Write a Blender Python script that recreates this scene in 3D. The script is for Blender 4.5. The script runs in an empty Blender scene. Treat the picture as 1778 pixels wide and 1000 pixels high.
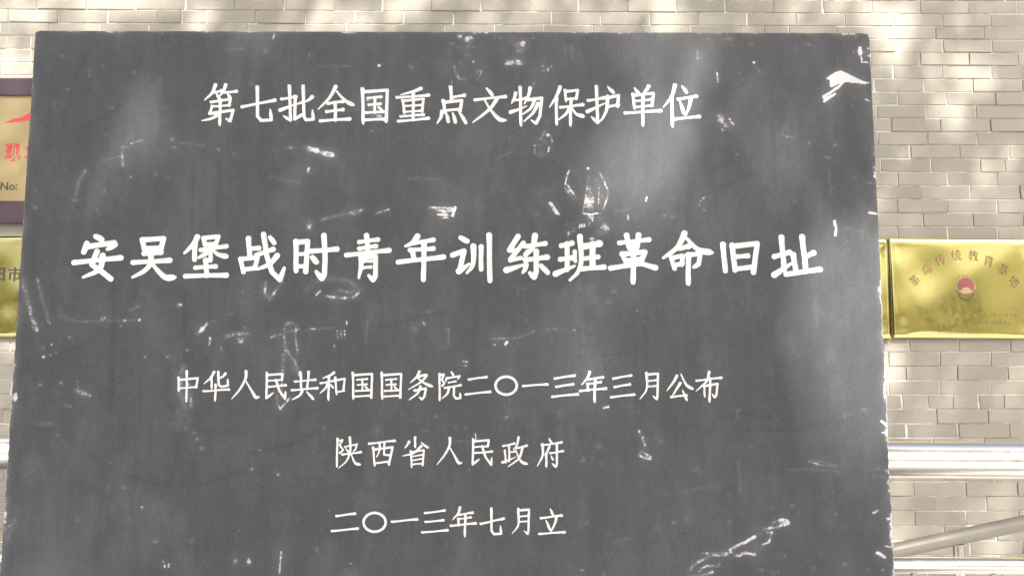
import bpy, bmesh, math, random
import numpy as np
from mathutils import Vector, Matrix
from mathutils.geometry import delaunay_2d_cdt

random.seed(7)
RNG = np.random.default_rng(7)
scene = bpy.context.scene
col = scene.collection

# ------------------------------------------------------------------ camera
PITCH, ROLL = math.radians(5.806), math.radians(0.03)
CAM = Vector((0.0, 0.0, 1.45))
cam_data = bpy.data.cameras.new('camera')
cam_data.sensor_width = 36.0
cam_data.lens = 36.0 * 1350.0 / 1778.0
cam_data.clip_start = 0.05
cam_data.clip_end = 1500.0
cam = bpy.data.objects.new('camera', cam_data)
col.objects.link(cam)
cam.matrix_world = (Matrix.Translation(CAM) @ Matrix.Rotation(math.pi / 2 + PITCH, 4, 'X') @ Matrix.Rotation(ROLL, 4, 'Z'))
scene.camera = cam

# ------------------------------------------------------------------ sky, sun, exposure
SUN_ELEVATION, SUN_AZIMUTH = math.radians(50.0), math.radians(20.0)   # azimuth: to the right of straight behind the viewer
TO_SUN = Vector((math.cos(SUN_ELEVATION) * math.sin(SUN_AZIMUTH),
                 -math.cos(SUN_ELEVATION) * math.cos(SUN_AZIMUTH), math.sin(SUN_ELEVATION)))
world = bpy.data.worlds.new('World')
scene.world = world
world.use_nodes = True
wn = world.node_tree
for n in list(wn.nodes):
    wn.nodes.remove(n)
sky = wn.nodes.new('ShaderNodeTexSky')
sky.sky_type = 'NISHITA'
sky.sun_disc = False
sky.sun_elevation = SUN_ELEVATION
sky.sun_rotation = math.pi - SUN_AZIMUTH
sky.air_density = 0.7
sky.dust_density = 7.0
sky.ozone_density = 0.6
bg = wn.nodes.new('ShaderNodeBackground')
bg.inputs['Strength'].default_value = 0.12
wo = wn.nodes.new('ShaderNodeOutputWorld')
wn.links.new(sky.outputs[0], bg.inputs[0])
wn.links.new(bg.outputs[0], wo.inputs[0])

sun_data = bpy.data.lights.new('sun', 'SUN')
sun_data.energy = 5.0
sun_data.angle = math.radians(0.6)
sun_data.color = (1.0, 0.95, 0.88)
sun = bpy.data.objects.new('sun', sun_data)
col.objects.link(sun)
sun.location = TO_SUN * 40
sun.rotation_euler = TO_SUN.to_track_quat('Z', 'Y').to_euler()

scene.view_settings.view_transform = 'Standard'
scene.view_settings.look = 'None'
scene.view_settings.exposure = 1.65
scene.view_settings.gamma = 1.0
scene.render.engine = 'CYCLES'
scene.cycles.max_bounces = 8
scene.cycles.use_denoising = True

# ------------------------------------------------------------------ helpers
def link(o, parent=None):
    col.objects.link(o)
    if parent is not None:
        o.parent = parent
    return o

def mesh_obj(name, verts, faces, mat, parent=None, smooth=False):
    me = bpy.data.meshes.new(name)
    me.from_pydata([tuple(v) for v in verts], [], [tuple(f) for f in faces])
    if smooth:
        me.polygons.foreach_set('use_smooth', [True] * len(me.polygons))
    me.materials.append(mat)
    me.update()
    return link(bpy.data.objects.new(name, me), parent)

def bm_obj(name, bm, mat, parent=None, smooth=False):
    me = bpy.data.meshes.new(name)
    bm.to_mesh(me)
    bm.free()
    if smooth:
        me.polygons.foreach_set('use_smooth', [True] * len(me.polygons))
    me.materials.append(mat)
    return link(bpy.data.objects.new(name, me), parent)

def empty(name, loc=(0, 0, 0), rz=0.0):
    o = bpy.data.objects.new(name, None)
    o.location = loc
    o.rotation_euler = (0, 0, rz)
    o.empty_display_size = 0.2
    return link(o)

def tag(o, label=None, category=None, group=None, kind=None):
    if label: o['label'] = label
    if category: o['category'] = category
    if group: o['group'] = group
    if kind: o['kind'] = kind
    return o

def add_box(bm, x0, x1, y0, y1, z0, z1, bevel=0.0):
    m = Matrix.Translation(((x0 + x1) / 2, (y0 + y1) / 2, (z0 + z1) / 2)) @ Matrix.Diagonal((x1 - x0, y1 - y0, z1 - z0, 1))
    r = bmesh.ops.create_cube(bm, size=1.0, matrix=m)
    if bevel > 0:
        es = {e for v in r['verts'] for e in v.link_edges}
        bmesh.ops.bevel(bm, geom=list(es), offset=bevel, segments=2, affect='EDGES', profile=0.6)

def add_tube(bm, pts, radii, seg=10, cap=True):
    pts = [Vector(p) for p in pts]
    rings = []
    for i, p in enumerate(pts):
        d = (pts[min(i + 1, len(pts) - 1)] - pts[max(i - 1, 0)]).normalized()
        a = d.cross(Vector((0, 0, 1)) if abs(d.z) < 0.9 else Vector((1, 0, 0))).normalized()
        b = d.cross(a)
        r = radii[i] if hasattr(radii, '__len__') else radii
        rings.append([bm.verts.new(p + (a * math.cos(2 * math.pi * k / seg) + b * math.sin(2 * math.pi * k / seg)) * r) for k in range(seg)])
    for i in range(len(rings) - 1):
        for k in range(seg):
            f = bm.faces.new((rings[i][k], rings[i][(k + 1) % seg], rings[i + 1][(k + 1) % seg], rings[i + 1][k]))
            f.smooth = True
    if cap:
        bm.faces.new(rings[0]); bm.faces.new(rings[-1][::-1])

class Nodes:
    """small wrapper to write node materials briefly"""
    def __init__(self, name):
        self.m = bpy.data.materials.new(name)
        self.m.use_nodes = True
        self.t = self.m.node_tree
        for n in list(self.t.nodes):
            self.t.nodes.remove(n)
        self.out = self.t.nodes.new('ShaderNodeOutputMaterial')
        self.p = self.t.nodes.new('ShaderNodeBsdfPrincipled')
        self.t.links.new(self.p.outputs[0], self.out.inputs[0])
        self.tc = self.t.nodes.new('ShaderNodeTexCoord')
    def n(self, kind, **kw):
        nd = self.t.nodes.new(kind)
        for k, v in kw.items():
            setattr(nd, k, v)
        return nd
    def put(self, sock, v):
        if isinstance(v, bpy.types.NodeSocket):
            self.t.links.new(v, sock)
        elif isinstance(v, (tuple, list)) and len(v) == 3 and sock.type == 'RGBA':
            sock.default_value = (*v, 1)
        else:
            sock.default_value = v
    def noise(self, scale, detail=4, rough=0.55, vec=None, stretch=None, dist=0.0):
        v = vec or self.tc.outputs['Object']
        if stretch:
            mp = self.n('ShaderNodeMapping'); mp.inputs['Scale'].default_value = stretch
            self.t.links.new(v, mp.inputs['Vector']); v = mp.outputs[0]
        nd = self.n('ShaderNodeTexNoise')
        nd.inputs['Scale'].default_value = scale; nd.inputs['Detail'].default_value = detail
        nd.inputs['Roughness'].default_value = rough; nd.inputs['Distortion'].default_value = dist
        self.t.links.new(v, nd.inputs['Vector'])
        return nd.outputs['Fac']
    def math(self, op, a, b=0.0, c=0.0, clamp=False):
        nd = self.n('ShaderNodeMath', operation=op, use_clamp=clamp)
        for i, x in enumerate((a, b, c)):
            self.put(nd.inputs[i], x)
        return nd.outputs[0]
    def rng(self, v, a, b, c=0.0, d=1.0):
        nd = self.n('ShaderNodeMapRange')
        for i, x in enumerate((v, a, b, c, d)):
            self.put(nd.inputs[i], x)
        return nd.outputs[0]
    def mix(self, f, a, b, blend='MIX'):
        nd = self.n('ShaderNodeMix', data_type='RGBA', blend_type=blend)
        self.put(nd.inputs['Factor'], f); self.put(nd.inputs[6], a); self.put(nd.inputs[7], b)
        return nd.outputs[2]
    def attr(self, name):
        return self.n('ShaderNodeAttribute', attribute_name=name).outputs['Fac']
    def bump(self, h, strength, dist):
        nd = self.n('ShaderNodeBump'); nd.inputs['Strength'].default_value = strength; nd.inputs['Distance'].default_value = dist
        self.t.links.new(h, nd.inputs['Height']); self.t.links.new(nd.outputs[0], self.p.inputs['Normal'])
    def set(self, **kw):
        for k, v in kw.items():
            self.put(self.p.inputs[k.replace('_', ' ')], v)
        return self

def plain(name, color, rough=0.6, metal=0.0, var=0.12, scale=30.0, bump=0.0):
    k = Nodes(name)
    f = k.noise(scale, 5)
    c = k.mix(k.rng(f, 0.3, 0.7), tuple(x * (1 - var) for x in color), tuple(min(1, x * (1 + var)) for x in color))
    k.set(Base_Color=c, Metallic=metal, Roughness=k.rng(f, 0.3, 0.7, max(0.02, rough - 0.06), min(1, rough + 0.06)))
    if bump:
        k.bump(k.noise(scale * 6, 4), bump, 0.002)
    return k.m

# ------------------------------------------------------------------ materials
def make_stone():
    k = Nodes('dark_stone')
    wear, dark = k.attr('wear'), k.attr('streak')
    cloud = k.noise(2.3, 5, 0.6)
    rain = k.noise(5.0, 4, 0.6, stretch=(5.0, 1, 0.35), dist=0.3)
    fine = k.noise(160, 3, 0.7)
    grain = k.noise(900, 2, 0.6)
    base = k.mix(k.rng(cloud, 0.3, 0.7), (0.0375, 0.0412, 0.0460), (0.056, 0.0605, 0.0665))
    base = k.mix(k.rng(rain, 0.42, 0.7, 0, 0.30), base, (0.024, 0.0255, 0.028))
    base = k.mix(k.rng(k.noise(11, 5, 0.65, stretch=(1, 1, 0.6)), 0.35, 0.68, 0, 0.55), base, (0.029, 0.0318, 0.0355))
    base = k.mix(k.rng(k.noise(6, 5, 0.7, stretch=(1.6, 1, 0.5)), 0.52, 0.75, 0, 0.5), base, (0.068, 0.0725, 0.0775))
    tint = k.noise(3.1, 3, 0.5)
    base = k.mix(k.rng(tint, 0.56, 0.72, 0, 0.45), base, (0.045, 0.0425, 0.0455))
    base = k.mix(k.rng(k.noise(2.7, 3, 0.5, stretch=(1.2, 1, 0.8)), 0.55, 0.72, 0, 0.4), base, (0.034, 0.040, 0.050))
    base = k.mix(k.rng(fine, 0.35, 0.75, 0.0, 0.16), base, (0.11, 0.115, 0.12))
    base = k.mix(k.math('MULTIPLY', dark, k.rng(k.noise(22, 4, 0.6, stretch=(1, 1, 0.5)), 0.3, 0.6, 0.3, 0.85), clamp=True), base, (0.018, 0.019, 0.022))
    # faint chalky dust everywhere and loose white specks
    speck = k.math('MULTIPLY', k.rng(k.noise(75, 2, 0.5), 0.70, 0.76), k.rng(k.noise(4, 3), 0.45, 0.65))
    dust = k.math('ADD', k.math('MULTIPLY', k.rng(k.noise(14, 6, 0.7, stretch=(1, 1, 0.6)), 0.5, 0.78), 0.22), k.math('MULTIPLY', k.rng(k.noise(48, 5, 0.75), 0.5, 0.8), 0.10))
    d1 = k.rng(k.noise(230, 3, 0.7), 0.33, 0.67)
    d2 = k.rng(k.noise(60, 3, 0.6, stretch=(1, 1, 1.6)), 0.33, 0.67)
    dis = k.math('ADD', k.math('MULTIPLY', d1, 0.62), k.math('MULTIPLY', d2, 0.48))
    w = k.math('MULTIPLY', k.math('SUBTRACT', wear, dis), 3.2, clamp=True)
    soft = k.math('MULTIPLY', wear, 0.17, clamp=True)
    w = k.math('MAXIMUM', k.math('MULTIPLY', w, k.rng(wear, 0.1, 0.9, 0.42, 1.0)), soft)
    w = k.math('MAXIMUM', w, k.math('MULTIPLY', speck, 0.30))
    c = k.mix(dust, base, (0.13, 0.135, 0.138))
    c = k.mix(w, c, (0.44, 0.445, 0.445))
    k.set(Base_Color=c, Roughness=k.math('ADD', k.rng(cloud, 0.3, 0.7, 0.40, 0.52), k.math('MULTIPLY', w, 0.35), clamp=True))
    k.put(k.p.inputs['Specular IOR Level'], 0.18)
    k.bump(k.math('ADD', k.math('ADD', k.math('MULTIPLY', fine, 0.4), k.math('MULTIPLY', grain, 0.3)), k.math('MULTIPLY', w, 0.5)), 0.35, 0.0008)
    return k.m

def make_letter_paint():
    k = Nodes('white_letter_paint')
    f = k.noise(120, 4, 0.65)
    g = k.noise(14, 3, 0.6)
    chip = k.math('MULTIPLY', k.rng(f, 0.63, 0.70), k.rng(g, 0.5, 0.65))
    c = k.mix(k.rng(g, 0.3, 0.7), (0.50, 0.502, 0.500), (0.60, 0.602, 0.598))
    c = k.mix(k.rng(k.noise(60, 4, 0.7), 0.6, 0.8, 0, 0.35), c, (0.30, 0.297, 0.29))
    c = k.mix(k.math('MULTIPLY', chip, 0.85), c, (0.13, 0.13, 0.13))
    k.set(Base_Color=c, Roughness=0.65)
    k.bump(f, 0.3, 0.0008)
    return k.m

def make_brick():
    k = Nodes('grey_brick')
    tone = k.attr('tone')
    n1, n2, n3 = k.noise(9, 5, 0.6), k.noise(70, 4, 0.7), k.noise(420, 2, 0.6)
    hue = k.attr('hue')
    c = k.mix(tone, (0.198, 0.187, 0.158), (0.276, 0.259, 0.219))
    c = k.mix(k.math('MULTIPLY', hue, 0.6), c, (0.265, 0.238, 0.203))
    c = k.mix(k.rng(n1, 0.35, 0.7, 0, 0.45), c, (0.245, 0.240, 0.200))
    c = k.mix(k.rng(n2, 0.5, 0.8, 0, 0.4), c, (0.30, 0.285, 0.247))
    c = k.mix(k.rng(n3, 0.62, 0.8, 0, 0.35), c, (0.16, 0.145, 0.125))
    c = k.mix(k.rng(k.noise(1.1, 4, 0.6), 0.5, 0.75, 0, 0.35), c, (0.215, 0.208, 0.180))
    k.set(Base_Color=c, Roughness=0.9)
    k.bump(k.math('ADD', n2, k.math('MULTIPLY', n3, 0.5)), 0.5, 0.0025)
    return k.m

def make_mortar():
    k = Nodes('lime_mortar')
    n1, n2 = k.noise(14, 4, 0.6), k.noise(150, 4, 0.7)
    c = k.mix(k.rng(n1, 0.35, 0.65), (0.40, 0.383, 0.332), (0.60, 0.58, 0.52))
    c = k.mix(k.rng(n2, 0.6, 0.8, 0, 0.6), c, (0.2, 0.18, 0.155))
    k.set(Base_Color=c, Roughness=0.95)
    k.bump(n2, 0.7, 0.004)
    return k.m

def make_brass():
    k = Nodes('polished_brass')
    n = k.noise(6, 4, 0.6)
    c = k.mix(k.rng(n, 0.35, 0.7), (0.61, 0.545, 0.225), (0.68, 0.615, 0.29))
    k.set(Base_Color=c, Metallic=1.0, Roughness=k.rng(k.noise(40, 4, 0.6), 0.3, 0.7, 0.09, 0.15))
    k.bump(k.noise(5, 2, 0.5), 0.06, 0.01)
    return k.m

def make_steel():
    k = Nodes('stainless_steel')
    n = k.noise(3, 3, 0.6, stretch=(0.4, 20, 20))
    k.set(Base_Color=k.mix(n, (0.76, 0.735, 0.67), (0.84, 0.815, 0.75)), Metallic=1.0, Roughness=k.rng(k.noise(50, 3), 0.3, 0.7, 0.15, 0.22))
    return k.m

def make_leaf(name, a, b, thin=0.45):
    k = Nodes(name)
    t = k.attr('tone')
    c = k.mix(t, a, b)
    k.set(Base_Color=c, Roughness=0.5)
    tr = k.n('ShaderNodeBsdfTranslucent')
    k.put(tr.inputs[0], k.mix(0.5, c, (0.30, 0.32, 0.02)))
    ms = k.n('ShaderNodeMixShader'); ms.inputs[0].default_value = thin
    k.t.links.new(k.p.outputs[0], ms.inputs[1]); k.t.links.new(tr.outputs[0], ms.inputs[2])
    k.t.links.new(ms.outputs[0], k.out.inputs[0])
    return k.m

def make_paving():
    k = Nodes('stone_paving')
    br = k.n('ShaderNodeTexBrick'); k.t.links.new(k.tc.outputs['Object'], br.inputs['Vector'])
    br.inputs['Scale'].default_value = 1.0; br.inputs['Brick Width'].default_value = 0.6; br.inputs['Row Height'].default_value = 0.3
    br.inputs['Mortar Size'].default_value = 0.006
    k.put(br.inputs['Color1'], (0.36, 0.36, 0.35)); k.put(br.inputs['Color2'], (0.42, 0.42, 0.41)); k.put(br.inputs['Mortar'], (0.13, 0.13, 0.125))
    c = k.mix(k.rng(k.noise(3, 5), 0.4, 0.7, 0, 0.4), br.outputs[0], (0.32, 0.32, 0.31))
    k.set(Base_Color=c, Roughness=0.85)
    k.bump(k.noise(60, 4), 0.3, 0.003)
    return k.m

STONE, LETTER, BRICK, MORTAR = make_stone(), make_letter_paint(), make_brick(), make_mortar()
BRASS, STEEL = make_brass(), make_steel()
PAVING = make_paving()
DULL = plain('shaded_steel', (0.27, 0.258, 0.222), 0.42, metal=0.5, scale=9, var=0.1)  # handrail steel; the shade and wall reflection on it are put into this colour
PLINTH = plain('plinth_granite', (0.22, 0.215, 0.205), 0.7, scale=40, bump=0.3)
LACQUER = plain('dark_lacquered_frame', (0.045, 0.027, 0.034), 0.4, scale=12)
GILT = plain('satin_gold_sheet', (0.27, 0.215, 0.105), 0.45, metal=0.25, scale=5, var=0.06)
RED = plain('red_print', (0.42, 0.035, 0.04), 0.5, var=0.08)
FADED = plain('faded_red_print', (0.17, 0.060, 0.030), 0.6, var=0.1, scale=60)
BROWN = plain('brown_print', (0.20, 0.13, 0.03), 0.6, var=0.1, scale=60)
BLACK = plain('dark_print', (0.045, 0.035, 0.03), 0.6)
PINK = plain('emblem_red_enamel', (0.22, 0.060, 0.055), 0.4, var=0.05)
CREAM = plain('emblem_cream_enamel', (0.30, 0.255, 0.12), 0.4, var=0.05)
BARK = plain('tree_bark', (0.11, 0.085, 0.065), 0.95, scale=14, var=0.3, bump=0.8)
LEAF = make_leaf('tree_leaf', (0.045, 0.085, 0.014), (0.10, 0.125, 0.02), 0.12)
SHRUB = make_leaf('shrub_leaf', (0.075, 0.105, 0.014), (0.16, 0.165, 0.022))

# ------------------------------------------------------------------ the setting: ground
g = mesh_obj('ground', [(-450, -450, 0), (450, -450, 0), (450, 450, 0), (-450, 450, 0)], [(0, 1, 2, 3)], PAVING)
tag(g, 'pale stone paving in front of the brick wall', kind='structure')

# ------------------------------------------------------------------ brick wall
WALL_RZ = math.radians(0.5)
WALL_Y = 3.8
COURSE, BRICK_PITCH, TOP_JOINT = 0.069, 0.25, 3.25
wall = empty('brick_wall', (0, WALL_Y, 0), WALL_RZ)
tag(wall, 'long weathered grey brick wall with pale lime joints behind the stone tablet', 'wall')
X0, X1 = -5.0, 5.0
TOP_COURSES = 15
N_COURSES = TOP_COURSES + int(TOP_JOINT / COURSE) + 1
WALL_TOP = TOP_JOINT + TOP_COURSES * COURSE

# backing wall body with an uneven mortar face
gx, gz = np.arange(X0, X1 + 0.001, 0.025), np.arange(0, WALL_TOP + 0.02, 0.023)
mv = []
for z in gz:
    for x in gx:
        d = 0.0026 + 0.0008 * math.sin(x * 7.1 + z * 3.3) + random.uniform(-0.0012, 0.0016)
        mv.append((x, d, z))
nx = len(gx)
mf = [(j * nx + i, j * nx + i + 1, (j + 1) * nx + i + 1, (j + 1) * nx + i) for j in range(len(gz) - 1) for i in range(nx - 1)]
b0 = len(mv)
mv += [(X0, 0.35, 0), (X1, 0.35, 0), (X1, 0.35, gz[-1]), (X0, 0.35, gz[-1])]
c00, c10, c11, c01 = 0, nx - 1, len(gz) * nx - 1, (len(gz) - 1) * nx
mf += [(b0 + 1, b0, b0 + 3, b0 + 2), (c01, c11, b0 + 2, b0 + 3), (c00, c01, b0 + 3, b0), (c11, c10, b0 + 1, b0 + 2)]
mesh_obj('mortar', mv, mf, MORTAR, wall)

def brick_verts(L, H, seed):
    """a worn brick: front face with a crooked chamfer, running back into the wall"""
    r = random.Random(seed)
    j = lambda a: r.uniform(-a, a)
    ch = 0.0016
    xs = (-L / 2, L / 2); zs = (0.0, H)
    front, rim, back = [], [], []
    for (ix, iz) in ((0, 0), (1, 0), (1, 1), (0, 1)):
        x, z = xs[ix], zs[iz]
        sx, sz = (1 if ix == 0 else -1), (1 if iz == 0 else -1)
        px, pz = x + j(0.0016), z + j(0.0013)
        front.append((px + sx * ch * r.uniform(0.5, 1.6), j(0.0007), pz + sz * ch * r.uniform(0.4, 1.5)))
        rim.append((px, ch * r.uniform(0.6, 1.4), pz))
        back.append((px, 0.09, pz))
    # mid points of the long edges so that they are not ruler straight
    v = front + rim + back
    m = []
    for a, b_ in ((0, 1), (2, 3)):
        for base in (0, 4, 8):
            A_, B_ = v[base + a], v[base + b_]
            m.append(((A_[0] + B_[0]) / 2 + j(0.03), (A_[1] + B_[1]) / 2 + (j(0.0006) if base == 0 else 0), (A_[2] + B_[2]) / 2 + j(0.0014)))
    v = v + m   # 12 front-bottom 13 rim-bottom 14 back-bottom 15 front-top 16 rim-top 17 back-top
    f = [(0, 12, 15, 3), (12, 1, 2, 15),
         (4, 13, 12, 0), (13, 5, 1, 12), (2, 6, 16, 15), (15, 16, 7, 3), (0, 3, 7, 4), (1, 5, 6, 2),
         (8, 14, 13, 4), (14, 9, 5, 13), (6, 10, 17, 16), (16, 17, 11, 7), (4, 7, 11, 8), (5, 9, 10, 6)]
    return v, f

JOINT = 0.0052
variants = {}
def variant(kind, i):
    if (kind, i) not in variants:
        L = (BRICK_PITCH if kind == 's' else BRICK_PITCH / 2) - JOINT
        v, f = brick_verts(L, COURSE - JOINT, hash((kind == 's', i)) & 0xffff)
        me = bpy.data.meshes.new('brick')
        me.from_pydata(v, [], f)
        me.materials.append(BRICK)
        at = me.attributes.new('tone', 'FLOAT', 'POINT')
        t = random.Random(i * 31 + 5).random()
        at.data.foreach_set('value', [t] * len(v))
        hu = random.Random(i * 17 + 3).random() ** 2
        ah = me.attributes.new('hue', 'FLOAT', 'POINT'); ah.data.foreach_set('value', [hu] * len(v))
        variants[(kind, i)] = (me, v, f, (t, hu))
    return variants[(kind, i)]

# joint positions read off the wall, per course counted from the joint at TOP_JOINT (course -1 is the one above it)
PHASE = {-1: 2.09, 0: 2.201, 1: 2.41, 2: 1.947, 3: 2.075, 4: 1.936, 5: 2.087, 6: 1.949, 7: 2.094, 8: 1.911, 9: 2.092, 10: 1.999, 11: 2.1,
         12: 1.932, 13: 2.041, 14: 2.173, 15: 2.045, 25: 2.093, 26: 1.923, 27: 2.083, 28: 2.022, 29: 2.061, 30: 2.163}
HEADERS = {28, 9, 41}
bricks = []   # (kind, variant, x, z)
ph = 0.0
for cidx in range(-TOP_COURSES, int(TOP_JOINT / COURSE)):
    z = TOP_JOINT - (cidx + 1) * COURSE + JOINT / 2
    ph = PHASE.get(cidx, ph + 0.125 + random.uniform(-0.03, 0.03))
    step = BRICK_PITCH / 2 if cidx in HEADERS and cidx == 28 else BRICK_PITCH
    kind = 'h' if step < 0.2 else 's'
    x = ph - math.ceil((ph - X0) / step) * step + step / 2
    while x < X1:
        if X0 + step / 2 <= x <= X1 - step / 2:
            if kind == 's' and random.random() < 0.035:
                bricks.append(('h', random.randrange(6), x - BRICK_PITCH / 4, z))
                bricks.append(('h', random.randrange(6), x + BRICK_PITCH / 4, z))
            else:
                bricks.append((kind, random.randrange(24 if kind == 's' else 8), x + random.uniform(-0.002, 0.002), z))
        x += step

F_PX = 1350.0
cp, sp = math.cos(PITCH), math.sin(PITCH)
def to_px(P):
    d = Vector(P) - CAM
    f = d.y * cp + d.z * sp
    u = -d.y * sp + d.z * cp
    return 889 + F_PX * d.x / f, 500 - F_PX * u / f

def visible_share(x, z):
    s = 0
    for dx in (-0.11, -0.05, 0, 0.05, 0.11):
        px, py = to_px((x + dx, WALL_Y + x * math.sin(WALL_RZ), z + 0.03))
        if 0 <= px <= 1778 and 0 <= py <= 1000:
            hid = py > 54 and 62 - 0.0655 * (py - 53) < px < 1508 + 0.0468 * (py - 60)
            s += 0 if hid else 1
    return s

scored = sorted(range(len(bricks)), key=lambda i: -visible_share(bricks[i][2], bricks[i][3]) * (1 if bricks[i][0] == 's' else 0.5))
single = set(scored[:300])
rest_v, rest_f, rest_t = [], [], []
for i, (kind, vi, x, z) in enumerate(bricks):
    me, v, f, t = variant(kind, vi)
    proud = random.uniform(-0.0014, 0.0006) - (random.choice((0.002, 0.0035, 0.005)) if random.random() < 0.32 else 0.0004)
    tilt = random.uniform(-0.006, 0.006)
    if i in single:
        o = bpy.data.objects.new('brick', me)
        o.location = (x, proud, z)
        o.rotation_euler = (tilt * 2, tilt, tilt * 0.6)
        link(o, wall)
    else:
        n0 = len(rest_v)
        rest_v += [(x + p[0], proud + p[1], z + p[2] - p[0] * tilt) for p in v]
        rest_f += [tuple(n0 + k for k in q) for q in f]
        rest_t += [t] * len(v)
ro = mesh_obj('brick_courses', rest_v, rest_f, BRICK, wall)
for nm, q in (('tone', 0), ('hue', 1)):
    at = ro.data.attributes.new(nm, 'FLOAT', 'POINT'); at.data.foreach_set('value', [a[q] for a in rest_t])
tag(ro, kind='stuff')

# ------------------------------------------------------------------ plaques on the wall
def text_mesh(body, size, bold=0.0):
    c = bpy.data.curves.new('text', 'FONT')
    c.body = body; c.size = size; c.align_x = 'CENTER'; c.align_y = 'CENTER'
    c.offset = bold; c.extrude = 0.0006; c.resolution_u = 3
    o = bpy.data.objects.new('text', c); col.objects.link(o)
    bpy.context.view_layer.update()
    me = bpy.data.meshes.new_from_object(o.evaluated_get(bpy.context.evaluated_depsgraph_get()))
    bpy.data.objects.remove(o); bpy.data.curves.remove(c)
    return me

def dent(x, z, w, h, seed, amp):
    """sheet metal that is pulled in at its fixings and buckles a little"""
    e = min(x + w / 2, w / 2 - x, z + h / 2, h / 2 - z)
    fade = min(1.0, max(0.0, e / 0.04))
    s = seed * 1.7
    d = (math.sin(x * 9 + s) * math.sin(z * 11 + s * 2) + 0.6 * math.sin(x * 17 + z * 8 + s * 3) + 0.35 * math.sin(z * 26 - x * 13 + s))
    for cx in (-1, 1):
        for cz in (-1, 1):
            q = ((x - cx * (w / 2 - 0.035)) ** 2 + (z - cz * (h / 2 - 0.05)) ** 2) / 0.05 ** 2
            d += 1.6 * math.exp(-q)
    return amp * d * fade

def sheet_plaque(name, xc, zc, w, h, seed, amp, tilt=0.0, depth=0.024):
    root = empty(name)
    root.parent = None
    root.location = Matrix.Rotation(WALL_RZ, 3, 'Z') @ Vector((xc, -depth, zc)) + Vector((0, WALL_Y, 0))
    root.rotation_euler = (0, tilt, WALL_RZ)
    nx_, nz_ = 44, 30
    v, f = [], []
    for j in range(nz_ + 1):
        for i in range(nx_ + 1):
            x, z = -w / 2 + w * i / nx_, -h / 2 + h * j / nz_
            ed = min(i, nx_ - i, j, nz_ - j)
            y = 0.002 if ed == 0 else dent(x, z, w, h, seed, amp)
            v.append((x, y, z))
    W_ = nx_ + 1
    f = [(j * W_ + i, j * W_ + i + 1, (j + 1) * W_ + i + 1, (j + 1) * W_ + i) for j in range(nz_) for i in range(nx_)]
    loop = [i for i in range(W_)] + [j * W_ + nx_ for j in range(1, nz_ + 1)] + [nz_ * W_ + i for i in range(nx_ - 1, -1, -1)] + [j * W_ for j in range(nz_ - 1, 0, -1)]
    n0 = len(v)
    v += [(v[i][0], depth - 0.003, v[i][2]) for i in loop]
    for a in range(len(loop)):
        b_ = (a + 1) % len(loop)
        f.append((loop[b_], loop[a], n0 + a, n0 + b_))
    f.append(tuple(range(n0, n0 + len(loop)))[::-1])
    o = mesh_obj('sheet', v, f, BRASS, root)
    sm = [True] * (nx_ * nz_) + [False] * (len(loop) + 1)
    o.data.polygons.foreach_set('use_smooth', sm)
    return root

def put_text(root, body, size, x, z, mat, rot=0.0, sx=1.0, fn=None, bold=0.0, name='character', lift=0.0012):
    me = text_mesh(body, size, bold)
    c, s = math.cos(rot), math.sin(rot)
    for vv in me.vertices:
        a, b_, e = vv.co.x * sx, vv.co.y, vv.co.z
        X, Z = x + a * c - b_ * s, z + a * s + b_ * c
        vv.co = (X, (fn(X, Z) if fn else 0.0) - lift - e, Z)
    me.materials.clear(); me.materials.append(mat)
    return link(bpy.data.objects.new(name, me), root)

# brass plaque at right with the arched line and the emblem
PW, PH_, PXC, PZC = 0.735, 0.49, 2.226, 1.836
FN = lambda x, z: dent(x, z, PW, PH_, 2, 0.0013)
bp = sheet_plaque('brass_plaque', PXC, PZC, PW, PH_, 2, 0.0013, tilt=0.004)
tag(bp, 'polished brass plaque with an arched line of red characters over a round emblem', 'plaque')
for chx, px, pz, rot in (('革', 1.981, 1.868, 40), ('命', 2.043, 1.925, 27), ('传', 2.110, 1.970, 15), ('统', 2.188, 1.994, 4), ('教', 2.272, 1.992, -4),
                         ('育', 2.345, 1.966, -14), ('基', 2.416, 1.925, -27), ('地', 2.464, 1.868, -40)):
    put_text(bp, chx, 0.060, px - PXC, pz - PZC, FADED, math.radians(rot), 0.9, FN, -0.0007)
# the emblem: enamel dome, gate-like pale foot, ribbon, arc of leaves, four small stars
def disc_part(name, pts, mat, lift):
    bm = bmesh.new()
    a = [bm.verts.new((x, FN(x, z) - lift, z)) for x, z in pts]
    b_ = [bm.verts.new((x, FN(x, z) + 0.0004, z)) for x, z in pts]
    bm.faces.new(a)
    for i in range(len(a)):
        k_ = (i + 1) % len(a)
        bm.faces.new((a[k_], a[i], b_[i], b_[k_]))
    bmesh.ops.recalc_face_normals(bm, faces=bm.faces)
    return bm_obj(name, bm, mat, bp)
EX, EZ = 2.226 - PXC, 1.845 - PZC
def arc(cx, cz, rx, rz_, a0, a1, n=20):
    return [(cx + rx * math.cos(math.radians(a0 + (a1 - a0) * i / n)), cz + rz_ * math.sin(math.radians(a0 + (a1 - a0) * i / n))) for i in range(n + 1)]
disc_part('emblem_dome', arc(EX, EZ, 0.043, 0.043, -28, 208, 28), PINK, 0.0010)
ringo = arc(EX, EZ, 0.0475, 0.0475, -24, 204, 28)
disc_part('emblem_ring', ringo + arc(EX, EZ, 0.0440, 0.0440, 204, -24, 28), CREAM, 0.0013)
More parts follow.
